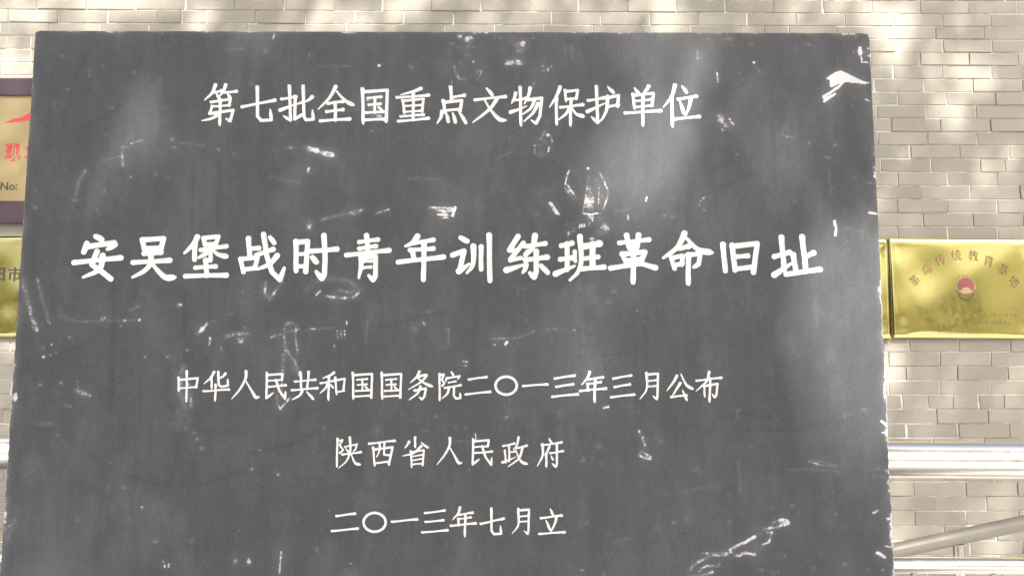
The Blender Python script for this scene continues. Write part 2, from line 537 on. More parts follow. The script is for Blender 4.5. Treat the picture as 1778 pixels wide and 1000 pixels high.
for dx in (-0.024, 0.0, 0.024):
    disc_part('emblem_gate', [(EX + dx - 0.007, EZ - 0.004), (EX + dx + 0.007, EZ - 0.004), (EX + dx + 0.005, EZ + 0.004), (EX + dx + 0.010, EZ + 0.007), (EX + dx, EZ + 0.014), (EX + dx - 0.010, EZ + 0.007), (EX + dx - 0.005, EZ + 0.004)], FADED, 0.0013)
disc_part('emblem_foot', arc(EX, EZ - 0.022, 0.022, 0.018, 0, 180, 12) + arc(EX, EZ - 0.014, 0.039, 0.022, 195, 345, 14), CREAM, 0.0016)
disc_part('emblem_ribbon', arc(EX, EZ + 0.012, 0.052, 0.062, 218, 322, 18) + arc(EX, EZ + 0.012, 0.049, 0.056, 322, 218, 18), FADED, 0.0012)
low = arc(EX, EZ + 0.004, 0.050, 0.066, 222, 318, 22)
disc_part('emblem_leaves', low + [(x, z - 0.006 - (0.002 if i % 2 else 0)) for i, (x, z) in enumerate(low[::-1])][0:len(low)], BLACK, 0.0012)
for k_, dx in enumerate((-0.027, -0.009, 0.009, 0.027)):
    st = []
    for a in range(10):
        r_ = 0.0052 if a % 2 == 0 else 0.0026
        st.append((EX + dx + r_ * math.sin(a * math.pi / 5), EZ + 0.055 - abs(dx) * 0.28 + r_ * math.cos(a * math.pi / 5)))
    disc_part('emblem_star', st, BROWN, 0.0012)
# two worn-away lines of small print at lower right: only traces of strokes are left
for (xa, xb, zz, n_) in ((2.250, 2.474, 1.706, 11), (2.290, 2.444, 1.667, 7)):
    for q in range(n_):
        xm = xa + (xb - xa) * (q + 0.5) / n_ - PXC
        bm = bmesh.new()
        for s_ in range(5):
            cx_, cz_ = xm + random.uniform(-0.006, 0.006), zz - PZC + random.uniform(-0.008, 0.008)
            lx, lz = (random.uniform(0.004, 0.008), 0.0009) if random.random() < 0.6 else (0.0009, random.uniform(0.004, 0.008))
            y_ = FN(cx_, cz_) - 0.0008
            vs = [bm.verts.new((cx_ + a * lx, y_, cz_ + b_ * lz)) for a, b_ in ((-1, -1), (1, -1), (1, 1), (-1, 1))]
            bm.faces.new(vs)
        bm_obj('worn_print', bm, BROWN, bp)

# its neighbour, mostly hidden by the stone tablet
b2 = sheet_plaque('brass_plaque', 1.861 - 0.36, 1.838, 0.70, 0.492, 5, 0.0045, tilt=0.012)
tag(b2, 'brass plaque edge peeping out between the stone tablet and the emblem plaque', 'plaque')

# framed gold board at left
bx_, bz_, bw, bh = -2.17, 2.512, 1.06, 0.728
fr = empty('framed_board')
fr.location = Matrix.Rotation(WALL_RZ, 3, 'Z') @ Vector((bx_, -0.03, bz_)) + Vector((0, WALL_Y, 0))
fr.rotation_euler = (0, 0, WALL_RZ)
tag(fr, 'gold notice board in a dark purple-brown frame with red writing, cut off at left', 'notice board')
FW, FB = 0.088, 0.109
for nm, a in (('frame_rail', (-bw / 2, bw / 2, bh / 2 - FW, bh / 2)), ('frame_rail', (-bw / 2, bw / 2, -bh / 2, -bh / 2 + FB)),
              ('frame_stile', (-bw / 2, -bw / 2 + FW, -bh / 2 + FB + 0.0006, bh / 2 - FW - 0.0006)), ('frame_stile', (bw / 2 - FW, bw / 2, -bh / 2 + FB + 0.0006, bh / 2 - FW - 0.0006))):
    bm = bmesh.new(); add_box(bm, a[0], a[1], -0.012, 0.026, a[2], a[3], 0.004)
    bm_obj(nm, bm, LACQUER, fr)
bm = bmesh.new(); add_box(bm, -bw / 2 + 0.05, bw / 2 - 0.05, 0.0, 0.02, -bh / 2 + 0.05, bh / 2 - 0.05)
bm_obj('gold_sheet', bm, GILT, fr)
put_text(fr, '现', 0.094, -2.464 - bx_, 2.497 - bz_, RED, 0, 0.82, None, 0.0022)
put_text(fr, '场', 0.094, -2.366 - bx_, 2.497 - bz_, RED, 0, 0.82, None, 0.0022)
put_text(fr, 'No:', 0.056, -2.472 - bx_, 2.330 - bz_, BLACK, 0, 1.0, None, 0.0006, name='number_line')
bm = bmesh.new()
pts = [(-2.512, 2.650), (-2.47, 2.672), (-2.44, 2.676), (-2.41, 2.692), (-2.37, 2.715), (-2.33, 2.742), (-2.29, 2.700), (-2.25, 2.678), (-2.20, 2.650), (-2.28, 2.652), (-2.34, 2.668), (-2.41, 2.662), (-2.46, 2.655)]
vs = [bm.verts.new((x - bx_, -0.0012, z - bz_)) for x, z in pts]
vb = [bm.verts.new((x - bx_, 0.001, z - bz_)) for x, z in pts]
bm.faces.new(vs)
for i in range(len(vs)):
    k_ = (i + 1) % len(vs); bm.faces.new((vs[k_], vs[i], vb[i], vb[k_]))
bmesh.ops.recalc_face_normals(bm, faces=bm.faces)
bm_obj('red_swoosh', bm, RED, fr)

# brass plaque below it
lw, lh, lx_, lz_ = 1.02, 0.49, -2.19, 1.839
LF = lambda x, z: dent(x, z, lw, lh, 9, 0.0024)
b3 = sheet_plaque('brass_plaque', lx_, lz_, lw, lh, 9, 0.0024)
tag(b3, 'brass plaque with dark characters below the framed gold board at the left edge', 'plaque')
put_text(b3, '阳', 0.074, -2.496 - lx_, 1.892 - lz_, BLACK, 0, 0.95, LF, 0.0012)
put_text(b3, '市', 0.074, -2.418 - lx_, 1.892 - lz_, BLACK, 0, 0.95, LF, 0.0012)

# ------------------------------------------------------------------ stainless railing between tablet and wall
rail = empty('steel_railing', (0, 2.2, 0))
tag(rail, 'bright stainless steel railing with thin balusters passing behind the stone tablet', 'railing')
RA, RB = -2.6, 2.6
zt = lambda x: 1.202 - 0.0070 * x
def tube_part(name, a, b_, r, parent, seg=24, mat=STEEL):
    bm = bmesh.new(); add_tube(bm, [a, b_], r, seg)
    return bm_obj(name, bm, mat, parent)
tube_part('top_rail', (RA, 0, zt(RA)), (RB, 0, zt(RB)), 0.0490, rail, 48)
tube_part('lower_rail', (RA, 0, zt(RA) - 0.284), (RB, 0, zt(RB) - 0.284), 0.0215, rail, 32)
tube_part('bottom_rail', (RA, 0, 0.13), (RB, 0, 0.13), 0.0215, rail, 24)
x = 1.099 - 17 * 0.218
while x < RB:
    tube_part('baluster', (x, 0, 0.151), (x, 0, zt(x) - 0.305), 0.0075, rail, 12)
    x += 0.218
for x in (RA + 0.05, -0.9, 0.72, RB - 0.05):
    tube_part('post', (x, 0, 0.0), (x, 0, zt(x) - 0.048), 0.030, rail, 24)

# sloping handrail close to the wall
hr = empty('ramp_handrail', (0, 3.1, 0))
tag(hr, 'sloping steel handrail on short posts rising to the right in front of the brick wall', 'handrail')
zs_ = lambda x: 0.745 + 0.207 * (x - 1.487)
tube_part('handrail_tube', (-0.6, 0, zs_(-0.6)), (3.2, 0, zs_(3.2)), 0.0285, hr, 28, DULL)
for x in (-0.5, 0.62, 1.731, 2.85):
    tube_part('post', (x, 0, 0), (x, 0, zs_(x) - 0.026), 0.020, hr, 20)

# ------------------------------------------------------------------ the carved stone tablet
CHARACTER_STROKES = """
p7.1 -566.1,2117.9 -574.0,2098.9 -590.6,2080.9;h7.1 -568.8,2100.0 -550.6,2104.3;d7.1 -562.8,2096.4 -556.2,2086.4;p7.1 -541.8,2118.0 -547.1,2103.6 -555.3,2090.0;h7.1 -543.5,2100.0 -515.9,2102.6;d7.1 -536.4,2096.4 -529.9,2087.2;z6.4 -574.8,2076.3 -529.0,2083.9 -531.9,2067.8;h6.0 -570.9,2065.6 -531.2,2068.6;z6.4 -572.0,2066.3 -576.8,2048.5;g7.1 -576.8,2048.5 -521.8,2056.8 -528.1,2030.1 -538.3,2036.5;s7.1 -553.6,2082.1 -552.3,2022.2;p7.1 -556.0,2046.4 -571.5,2037.1 -594.8,2030.6
h7.7 -500.7,2065.1 -423.6,2081.3;g7.7 -466.3,2113.5 -463.5,2042.0 -454.6,2031.7 -430.4,2033.1 -434.0,2058.8
h7.4 -407.8,2084.2 -373.9,2089.7;g7.4 -390.0,2115.5 -384.8,2032.5 -402.4,2043.2;t7.4 -410.4,2057.4 -367.9,2073.9;z7.4 -375.3,2090.4 -375.1,2035.1 -359.2,2045.4;h5.9 -373.4,2071.8 -360.4,2075.4;p7.4 -335.1,2089.8 -342.9,2082.6 -352.1,2076.8;g7.4 -357.3,2115.5 -353.2,2042.2 -348.5,2033.3 -330.9,2035.1 -333.5,2057.6
p7.7 -279.5,2115.0 -294.4,2087.0 -319.7,2059.8;n7.7 -277.8,2105.0 -257.9,2081.7 -234.0,2069.3;h7.7 -296.5,2073.8 -261.3,2078.9;h7.7 -299.5,2053.8 -260.8,2058.8;h7.7 -313.8,2031.3 -244.7,2036.1;s7.7 -279.9,2075.6 -278.3,2034.2
s7.7 -215.4,2109.4 -212.4,2027.9;z7.7 -214.6,2102.2 -156.3,2106.7 -157.8,2030.2;h6.5 -201.8,2087.2 -171.3,2090.5;h6.5 -199.4,2070.8 -172.4,2073.3;h6.9 -205.2,2051.1 -165.1,2054.1;s6.5 -185.8,2088.7 -185.2,2052.6;d6.1 -178.5,2067.6 -170.0,2058.7;h7.7 -211.8,2033.6 -159.2,2036.2
p7.1 -76.0,2110.8 -95.0,2103.6 -124.1,2095.3;h7.1 -133.0,2088.5 -57.7,2094.4;s6.4 -119.0,2082.1 -115.1,2051.7;z6.4 -119.0,2080.3 -69.8,2085.7 -72.9,2054.6;h5.7 -115.4,2067.4 -71.7,2070.7;h5.7 -115.2,2053.1 -72.9,2056.8;s7.1 -94.3,2100.0 -93.8,2035.3;h6.4 -123.3,2042.4 -69.3,2046.8;h7.1 -128.7,2030.3 -57.4,2037.9
s7.7 -5.3,2114.4 -2.9,2081.9;h7.7 -1.5,2089.4 27.5,2094.5;s7.7 -22.5,2080.7 -18.7,2053.9;z7.7 -21.9,2076.9 21.5,2082.0 17.5,2055.3;h7.7 -18.7,2057.0 17.5,2060.5;p7.7 -25.3,2054.5 -28.2,2040.6 -36.5,2026.0;d7.7 -15.6,2052.7 -10.0,2030.4;d7.7 0.0,2052.1 6.9,2029.2;d7.7 14.5,2055.2 31.6,2027.4
d7.7 80.2,2112.3 94.2,2095.8;h7.7 53.2,2083.5 125.5,2091.6;p7.7 105.4,2085.8 87.0,2060.0 48.3,2028.2;n7.7 75.8,2083.6 92.3,2055.7 111.4,2036.1 128.4,2033.7
p7.2 149.9,2099.5 146.1,2086.3 140.2,2074.4;h7.1 144.3,2082.0 174.2,2087.0;s7.2 160.7,2113.9 162.4,2023.1;t7.1 138.1,2053.3 176.3,2068.1;p7.2 184.7,2112.6 179.1,2091.7 170.7,2073.1;g7.1 179.1,2083.8 212.5,2088.6 207.5,2043.5 198.4,2026.0 186.7,2033.8;p7.1 196.5,2086.0 186.0,2063.8 166.9,2048.0;p7.1 204.1,2074.6 191.2,2052.4 169.7,2030.2
p7.4 255.8,2114.9 247.0,2091.9 230.5,2066.0;s7.4 247.0,2089.7 247.3,2025.4;s6.7 268.0,2107.0 269.9,2082.6;z6.7 268.7,2104.1 298.3,2107.8 294.3,2086.3;h6.7 269.9,2085.1 294.7,2088.1;h7.4 256.6,2065.4 309.8,2072.0;s7.4 282.1,2085.5 279.9,2023.3;p7.4 279.5,2064.7 269.3,2049.0 252.6,2035.4;n7.4 283.7,2064.7 295.4,2049.0 313.7,2042.7
h7.4 322.8,2082.4 360.8,2088.9;g7.4 343.0,2116.6 345.2,2028.5 330.1,2042.7;t7.4 320.8,2055.5 362.8,2075.7;d7.4 370.2,2116.6 383.3,2102.3;z7.4 370.6,2089.7 395.7,2095.1 393.3,2068.6;h7.4 371.7,2068.2 394.0,2071.8;p7.4 369.6,2092.2 366.8,2059.9 356.1,2037.8 344.8,2027.0
d7.4 434.4,2113.2 444.6,2098.8;p7.4 467.9,2118.3 462.2,2108.6 453.6,2098.1;s6.7 429.9,2098.1 433.3,2065.1;z6.7 430.6,2095.2 479.5,2101.1 475.1,2070.2;h5.9 432.5,2081.2 475.4,2085.6;h5.9 433.3,2066.5 475.1,2070.9;h7.4 410.5,2052.2 495.4,2058.1;s7.4 454.0,2096.7 452.4,2023.7
p7.7 531.5,2120.6 522.2,2092.5 502.6,2066.7;s7.7 522.9,2091.8 523.2,2022.4;d7.7 547.9,2118.9 558.4,2104.1;h7.7 538.5,2086.5 582.3,2094.1;d7.7 542.2,2082.5 551.0,2052.5;p7.7 568.5,2087.3 563.5,2067.5 554.3,2043.2;h7.7 529.1,2038.1 587.7,2044.0

D13.4 -830.7,1753.4 -816.5,1745.6;D13.4 -851.0,1737.2 -856.6,1716.4;g13.4 -849.4,1728.9 -787.6,1738.5 -784.4,1733.5 -802.0,1723.0;z13.4 -826.4,1717.6 -836.8,1686.7 -813.9,1671.1 -790.7,1653.3;p13.4 -812.4,1707.5 -818.6,1675.5 -854.8,1657.1;h13.4 -878.1,1691.7 -770.2,1702.8
z12.9 -722.3,1745.5 -716.3,1723.7;z12.9 -722.3,1744.9 -672.4,1748.5 -678.0,1723.8;z12.9 -716.3,1724.3 -677.0,1726.1;h12.9 -716.3,1712.4 -677.7,1715.7;h12.8 -740.8,1691.6 -656.2,1697.0;p12.9 -701.1,1713.6 -700.6,1690.4 -714.4,1672.1 -740.6,1657.2;n12.8 -697.6,1690.4 -682.1,1672.1 -663.3,1657.3 -641.0,1657.3
p12.4 -594.5,1752.5 -602.6,1734.6 -622.9,1714.3;s12.3 -599.1,1735.2 -598.8,1698.9;z11.1 -579.1,1749.5 -545.0,1753.2 -550.8,1733.8;z11.1 -579.7,1749.5 -575.5,1733.4;z9.9 -575.5,1734.6 -550.9,1736.5;h11.1 -585.0,1721.5 -525.9,1730.5;s11.1 -562.5,1733.5 -561.3,1696.6;p12.3 -566.1,1720.3 -575.2,1711.4 -589.0,1703.6;n11.1 -554.9,1719.8 -542.8,1710.2 -522.0,1706.1;h11.1 -595.9,1679.9 -548.8,1683.2;s12.3 -572.9,1698.0 -568.4,1661.0;h12.3 -618.3,1660.3 -523.3,1662.5
s12.4 -475.0,1748.8 -470.3,1708.0;h12.3 -469.7,1724.6 -450.4,1726.1;z11.1 -491.9,1701.1 -483.7,1670.0;z11.1 -491.8,1700.2 -452.0,1704.1 -457.6,1679.5;z11.1 -483.9,1675.9 -457.6,1678.9;h12.3 -455.1,1709.5 -416.7,1723.5;g12.4 -439.9,1758.7 -430.9,1708.6 -417.4,1670.0 -398.3,1651.7 -389.4,1679.0;p12.3 -406.8,1708.6 -424.4,1687.8 -451.9,1676.5;D11.1 -424.7,1751.6 -414.2,1738.4
s12.9 -363.7,1741.5 -361.4,1672.5;z12.9 -363.3,1739.7 -336.2,1742.1 -339.0,1670.7;h10.3 -359.9,1711.7 -340.8,1712.9;h11.6 -360.5,1683.1 -340.0,1683.8;h12.9 -328.5,1718.6 -268.0,1723.7;g12.9 -298.8,1755.9 -294.6,1705.8 -295.4,1664.2 -301.0,1654.2 -314.3,1670.7;D12.9 -324.3,1704.3 -314.9,1693.3
h10.9 -216.1,1740.8 -172.8,1746.5;s12.1 -199.0,1756.1 -194.6,1713.4;h10.9 -215.8,1725.3 -177.0,1731.3;h12.1 -245.0,1710.0 -145.8,1721.2;p12.1 -210.4,1706.5 -211.1,1679.2 -215.0,1656.9;g12.1 -211.0,1705.3 -176.8,1707.1 -176.6,1659.9 -181.7,1651.3 -191.9,1662.0;h8.5 -204.9,1695.2 -186.7,1696.1;h8.4 -204.6,1680.4 -187.6,1681.9
p12.7 -79.6,1754.4 -91.2,1739.5 -107.6,1731.1;h11.4 -87.7,1738.3 -42.9,1746.1;h11.4 -96.9,1721.8 -42.6,1725.5;s12.6 -91.6,1721.0 -87.8,1702.5;h12.6 -123.9,1693.5 -18.8,1705.8;s12.7 -64.0,1736.5 -64.8,1652.1
D12.9 21.5,1751.0 35.8,1743.2;z12.9 2.7,1710.3 28.9,1719.9;z12.9 28.9,1719.3 19.2,1673.5;t12.9 17.7,1672.0 41.1,1689.0;p12.9 51.2,1730.7 50.3,1688.4 36.3,1668.2;s11.6 69.0,1729.5 69.2,1675.9;s13.0 87.8,1757.1 89.9,1649.9
z13.2 155.4,1754.2 135.6,1722.6;z10.6 136.2,1720.9 149.4,1721.5;z11.9 168.1,1738.7 137.8,1700.5;z10.5 137.4,1697.8 162.4,1704.0;t13.2 128.2,1675.0 167.0,1686.8;h11.9 172.1,1731.1 219.1,1737.4;p13.2 195.0,1756.1 190.5,1731.6 172.5,1706.7;z10.6 172.5,1711.6 178.0,1719.4;h13.2 172.0,1699.2 223.4,1705.4;g13.2 198.0,1719.4 197.9,1671.8 193.4,1658.1 182.9,1668.5;p11.9 174.2,1687.7 172.4,1678.4 166.3,1668.5;D11.9 209.3,1685.5 224.6,1669.2
h12.7 257.2,1732.6 282.1,1738.8;h12.7 254.6,1700.2 282.7,1704.4;s12.7 270.6,1736.6 270.2,1675.9;t12.6 243.0,1666.3 287.6,1685.2;s10.1 288.1,1718.4 289.2,1696.2;p12.7 300.7,1754.0 303.3,1702.9 295.6,1671.9 276.6,1651.6;h16.5 313.3,1731.3 345.9,1738.0;h11.4 313.4,1702.5 342.5,1706.5;s15.2 330.0,1735.8 329.5,1684.1;h12.6 305.8,1678.1 356.3,1682.6
h11.4 392.8,1739.3 462.5,1747.4;s12.7 410.3,1757.1 416.0,1728.3;s12.7 438.3,1758.1 434.2,1728.3;z10.1 417.2,1726.4 434.8,1729.2;z11.4 398.5,1714.2 408.2,1693.4;z12.7 399.1,1712.9 452.9,1718.5 445.3,1700.8;z11.4 408.0,1697.7 445.9,1702.6;h12.6 371.4,1679.9 444.2,1690.7 476.5,1681.3;s12.7 426.1,1731.4 423.9,1647.1
p13.0 546.1,1762.2 528.4,1729.0 495.1,1703.9;n13.0 550.1,1750.6 576.9,1724.5 610.7,1716.3;h13.0 534.4,1726.9 554.9,1731.5;z11.7 513.9,1705.7 521.3,1679.5;z11.7 514.2,1703.9 540.7,1709.5 538.4,1688.7;z11.6 520.2,1687.1 539.7,1690.5;g11.7 552.3,1711.6 582.1,1713.8 577.9,1689.9 566.2,1682.6;s13.0 554.1,1711.3 552.3,1644.2
s13.2 635.5,1735.9 639.9,1673.5;s13.2 657.4,1733.8 662.4,1675.1;z13.2 657.9,1731.7 716.5,1738.5 705.3,1670.6;h11.9 667.6,1707.5 693.7,1709.3;h13.2 662.5,1678.4 706.9,1683.1
s13.3 773.7,1753.3 777.7,1676.7;h13.2 755.0,1707.6 791.3,1717.7;t13.2 753.6,1664.5 795.2,1691.7;s13.3 822.4,1754.6 828.0,1676.8;h13.2 831.7,1709.2 847.8,1716.6;s13.2 799.9,1711.6 804.9,1673.7;h13.2 781.5,1666.1 861.5,1677.8

s5.5 -623.3,1425.5 -622.1,1396.8;z5.5 -622.6,1420.6 -579.7,1424.8 -582.7,1403.6;h5.0 -621.8,1401.2 -581.8,1405.1;s5.5 -605.3,1439.9 -603.4,1373.0
p5.5 -542.6,1438.7 -549.9,1426.0 -564.5,1411.9;s5.5 -548.7,1427.5 -546.8,1403.1;p5.5 -516.7,1435.0 -523.0,1428.5 -534.5,1421.6;g5.5 -533.2,1438.7 -531.1,1409.5 -525.1,1405.1 -509.8,1408.0 -511.1,1422.9;h5.5 -565.0,1395.1 -507.3,1399.0;s5.5 -538.0,1409.4 -538.1,1374.5
p6.1 -469.3,1439.9 -470.2,1423.1 -482.8,1399.3 -500.1,1377.9;n6.1 -468.8,1417.8 -455.8,1396.8 -446.0,1382.3 -436.5,1382.3
z5.5 -421.5,1431.9 -385.5,1434.6 -386.9,1421.9;h5.0 -419.8,1418.5 -386.6,1421.2;g5.5 -421.6,1436.3 -421.0,1379.4 -405.7,1391.5;h5.5 -418.2,1405.1 -377.4,1408.5;g5.5 -400.3,1420.2 -392.2,1396.9 -378.2,1378.2 -377.7,1394.9
s5.6 -344.4,1437.6 -341.9,1401.2;s5.6 -325.8,1438.8 -328.2,1401.3;h5.5 -356.6,1417.1 -310.1,1421.2;h5.5 -363.4,1397.6 -304.7,1402.2;p5.5 -339.3,1394.9 -346.6,1384.7 -361.7,1375.5;d5.5 -329.0,1394.0 -314.1,1377.9
p5.6 -267.6,1437.6 -278.0,1430.5 -293.5,1424.4;h5.5 -297.7,1413.4 -267.4,1418.8;s5.6 -278.9,1428.6 -279.1,1377.0;p5.5 -280.1,1414.9 -287.1,1401.8 -298.5,1390.3;d4.4 -276.3,1412.0 -269.5,1403.7;s5.0 -264.4,1425.6 -260.8,1388.9;z5.0 -263.7,1419.8 -242.7,1423.7 -245.3,1396.4;h5.0 -260.9,1392.8 -244.1,1396.4
s5.6 -224.3,1436.6 -222.1,1379.2;z5.6 -223.7,1431.6 -180.1,1434.6 -181.1,1380.7;h4.7 -214.1,1421.0 -191.3,1423.3;h4.7 -212.3,1409.4 -192.1,1411.2;h5.0 -216.7,1395.5 -186.7,1397.5;s4.7 -202.2,1422.0 -201.7,1396.5;d4.4 -196.7,1407.1 -190.3,1400.8;h5.5 -221.6,1383.2 -182.3,1385.0
s5.6 -158.0,1436.7 -156.0,1379.2;z5.6 -157.4,1431.6 -113.3,1434.7 -114.6,1380.7;h4.7 -147.8,1421.0 -124.7,1423.3;h4.7 -146.0,1409.4 -125.5,1411.2;h5.0 -150.5,1395.5 -120.1,1397.6;s4.7 -135.7,1422.0 -135.3,1396.6;d4.4 -130.2,1407.1 -123.8,1400.8;h5.5 -155.5,1383.2 -115.7,1385.0
p5.6 -71.6,1440.1 -79.0,1426.2 -91.9,1414.5;p5.6 -74.2,1428.6 -55.3,1432.1 -69.1,1415.2 -96.3,1398.9;n5.6 -78.1,1427.7 -60.5,1414.0 -40.0,1405.5;g5.5 -82.3,1396.7 -55.9,1401.6 -59.6,1382.9 -64.7,1377.0 -71.6,1381.9;p5.6 -68.5,1405.7 -76.1,1389.7 -94.0,1375.6
z4.8 -25.1,1432.1 -14.8,1433.6 -20.0,1421.3 -13.6,1414.0 -18.9,1407.7;s5.3 -25.1,1434.0 -24.5,1375.6;d5.3 1.4,1440.4 6.4,1431.9;d4.2 -8.6,1428.2 -10.2,1419.6;g4.8 -7.8,1424.8 21.6,1429.9 16.8,1422.1;h4.2 -4.0,1415.0 12.4,1417.7;h5.3 -13.0,1402.6 23.5,1408.7;p5.3 -2.7,1404.3 -6.3,1390.9 -19.1,1378.0;g5.3 8.3,1405.8 8.2,1385.3 13.2,1378.5 23.5,1380.0 22.2,1391.4
h5.8 42.1,1422.1 82.6,1427.7;h5.8 34.9,1388.0 91.1,1394.3
o6.1 152.7,1408.0 151.8,1402.7 149.4,1397.8 145.5,1393.5 140.4,1390.3 134.5,1388.2 128.1,1387.5 121.8,1388.2 115.9,1390.3 110.8,1393.5 106.9,1397.8 104.4,1402.7 103.6,1408.0 104.4,1413.3 106.8,1418.2 110.7,1422.5 115.8,1425.7 121.7,1427.8 128.1,1428.5 134.5,1427.8 140.4,1425.7 145.5,1422.5 149.4,1418.2 151.8,1413.3 152.7,1408.0
h5.8 167.0,1407.2 222.2,1411.2
h5.8 239.8,1424.4 285.0,1431.5;h5.8 243.3,1405.6 281.3,1411.4;h5.8 234.0,1383.0 292.3,1388.8
p5.8 320.1,1439.6 314.9,1425.0 301.6,1410.4;h5.8 316.1,1422.2 350.4,1427.5;h5.2 314.7,1411.9 345.7,1416.2;s5.8 315.8,1412.4 316.1,1398.1;h5.8 297.6,1396.3 357.2,1401.8;s5.8 332.9,1423.7 330.8,1372.7
h5.8 374.7,1424.3 415.6,1431.6;h5.8 377.6,1405.1 412.1,1411.0;h5.8 369.1,1382.0 421.8,1387.9
p5.6 451.5,1436.9 450.9,1399.9 435.4,1377.8;g5.6 452.0,1433.3 477.9,1435.6 475.7,1384.8 473.8,1377.5 465.3,1384.3;h5.0 453.8,1418.2 475.1,1421.0;h5.0 452.8,1405.6 474.9,1407.9
p5.8 521.0,1430.6 512.6,1415.0 497.5,1396.9;n5.8 530.2,1434.6 542.9,1410.0 558.9,1399.9;p5.8 528.3,1414.0 518.5,1397.4 508.9,1383.6;h5.8 507.3,1382.3 541.9,1386.1;d5.8 533.3,1397.9 542.7,1376.3
h5.6 566.7,1419.5 624.0,1426.4;p5.6 596.2,1439.5 588.8,1417.5 564.6,1395.4;s5.0 583.5,1409.0 584.4,1384.1;g5.6 583.4,1407.0 614.5,1412.5 611.3,1386.9 607.1,1381.6 601.3,1389.4;s5.6 598.1,1424.3 595.3,1372.8

s5.1 -256.3,1287.2 -256.5,1226.6;z4.6 -256.2,1283.0 -244.3,1285.0 -251.1,1273.8 -242.5,1262.6 -250.7,1255.9;h4.6 -238.7,1269.9 -211.6,1275.4;d4.1 -237.0,1266.4 -231.0,1258.4;p4.1 -212.8,1269.6 -215.3,1264.2 -220.3,1258.8;h5.1 -244.8,1252.4 -202.8,1257.8;p5.1 -228.5,1290.4 -226.5,1261.0 -234.2,1238.7 -252.5,1222.1;n5.1 -224.8,1253.3 -214.6,1233.9 -202.3,1229.8
h5.5 -183.8,1277.0 -125.4,1283.4;s5.0 -174.8,1268.0 -170.5,1228.5;z5.5 -174.4,1263.5 -130.4,1269.0 -138.2,1230.1;p5.0 -160.4,1278.9 -160.1,1261.0 -167.0,1246.0;z5.0 -149.1,1280.2 -149.6,1252.4 -138.2,1251.1;h5.5 -170.9,1233.2 -137.7,1236.7
s5.3 -79.4,1290.4 -79.2,1269.9;p5.2 -93.3,1280.8 -97.1,1273.8 -103.1,1266.4;d5.2 -65.3,1279.2 -50.6,1268.0;p5.2 -65.5,1270.9 -82.2,1256.2 -107.4,1248.9;s4.7 -88.8,1259.7 -86.3,1225.3;z4.7 -88.4,1257.5 -59.0,1262.6 -61.5,1228.5;h4.2 -86.0,1248.5 -60.8,1252.0;h4.2 -85.9,1239.6 -60.7,1243.1;h4.7 -85.8,1230.4 -60.5,1232.9
p5.5 0.4,1289.5 -0.8,1273.3 -12.7,1250.5 -28.8,1230.0;n5.5 0.3,1268.2 11.5,1248.2 20.0,1234.2 28.5,1234.2
z5.3 53.1,1282.0 88.6,1284.6 86.9,1272.2;h4.7 54.4,1268.8 87.2,1271.5;g5.3 53.1,1286.3 52.2,1230.6 67.5,1242.4;h5.2 55.7,1255.8 95.9,1259.1;g5.3 73.7,1270.5 81.0,1247.7 94.3,1229.4 95.2,1245.8
h5.3 121.5,1271.5 147.2,1277.0;s4.7 135.1,1273.8 135.2,1238.0;h4.7 136.5,1257.1 147.2,1259.4;s4.7 125.4,1261.3 127.4,1234.8;t5.2 119.6,1234.8 150.7,1246.9;p5.3 156.6,1290.4 153.0,1273.8 144.2,1263.2;h5.3 152.7,1266.7 175.1,1272.2;p5.3 166.3,1269.3 157.9,1245.0 132.6,1224.9;n5.3 149.4,1263.2 162.7,1237.0 178.0,1230.6
d5.3 225.6,1289.1 232.0,1278.9;h5.3 209.3,1273.1 254.8,1279.5;p5.3 211.5,1275.0 211.5,1251.4 199.0,1226.5;p5.3 226.8,1269.6 222.2,1259.4 215.0,1250.4;s5.3 219.9,1255.2 219.5,1226.5;h5.3 228.7,1255.5 257.9,1260.3;g5.3 244.0,1274.4 243.8,1230.6 241.5,1224.9 233.1,1232.2;d4.2 230.3,1250.4 234.8,1240.8

h5.5 -254.6,1116.3 -212.9,1121.6;h5.4 -263.5,1083.4 -205.8,1088.7
o5.7 -143.2,1102.5 -143.9,1097.1 -146.3,1092.1 -150.2,1087.8 -155.4,1084.6 -161.4,1082.5 -167.8,1081.8 -174.3,1082.5 -180.4,1084.6 -185.7,1087.9 -189.7,1092.1 -192.3,1097.1 -193.3,1102.5 -192.5,1107.8 -190.1,1112.8 -186.2,1117.1 -181.1,1120.4 -175.1,1122.5 -168.6,1123.2 -162.1,1122.5 -156.0,1120.4 -150.8,1117.1 -146.7,1112.8 -144.1,1107.8 -143.2,1102.5
h5.5 -129.0,1103.7 -72.6,1109.0
h5.2 -55.3,1122.5 -10.7,1128.1;h5.2 -53.5,1103.0 -13.4,1106.8;h5.2 -61.3,1080.2 -3.8,1084.8
p5.5 24.3,1134.7 19.7,1121.3 7.5,1107.9;h5.5 20.9,1118.7 52.6,1123.6;h4.9 19.8,1109.3 48.5,1113.2;s5.5 20.7,1109.7 21.3,1096.5;h5.5 4.1,1094.9 59.4,1100.0;s5.5 36.4,1120.1 35.3,1073.2
h5.5 71.3,1099.2 122.7,1110.2;g5.5 95.1,1132.2 95.5,1083.4 101.2,1076.3 117.3,1077.3 115.4,1094.8
p5.2 156.0,1131.5 155.9,1097.5 142.1,1077.1;g5.2 156.4,1128.3 180.1,1130.4 178.8,1083.6 177.2,1076.9 169.4,1083.1;h4.7 158.3,1114.4 177.7,1116.9;h4.7 157.6,1102.8 177.7,1104.9
d5.5 228.1,1131.8 234.5,1118.6;h5.5 207.1,1111.4 253.8,1117.3;d5.5 218.4,1106.7 227.6,1085.9;p5.5 242.2,1113.6 237.6,1097.9 228.5,1078.4;h5.5 203.4,1076.9 260.1,1080.6
"""
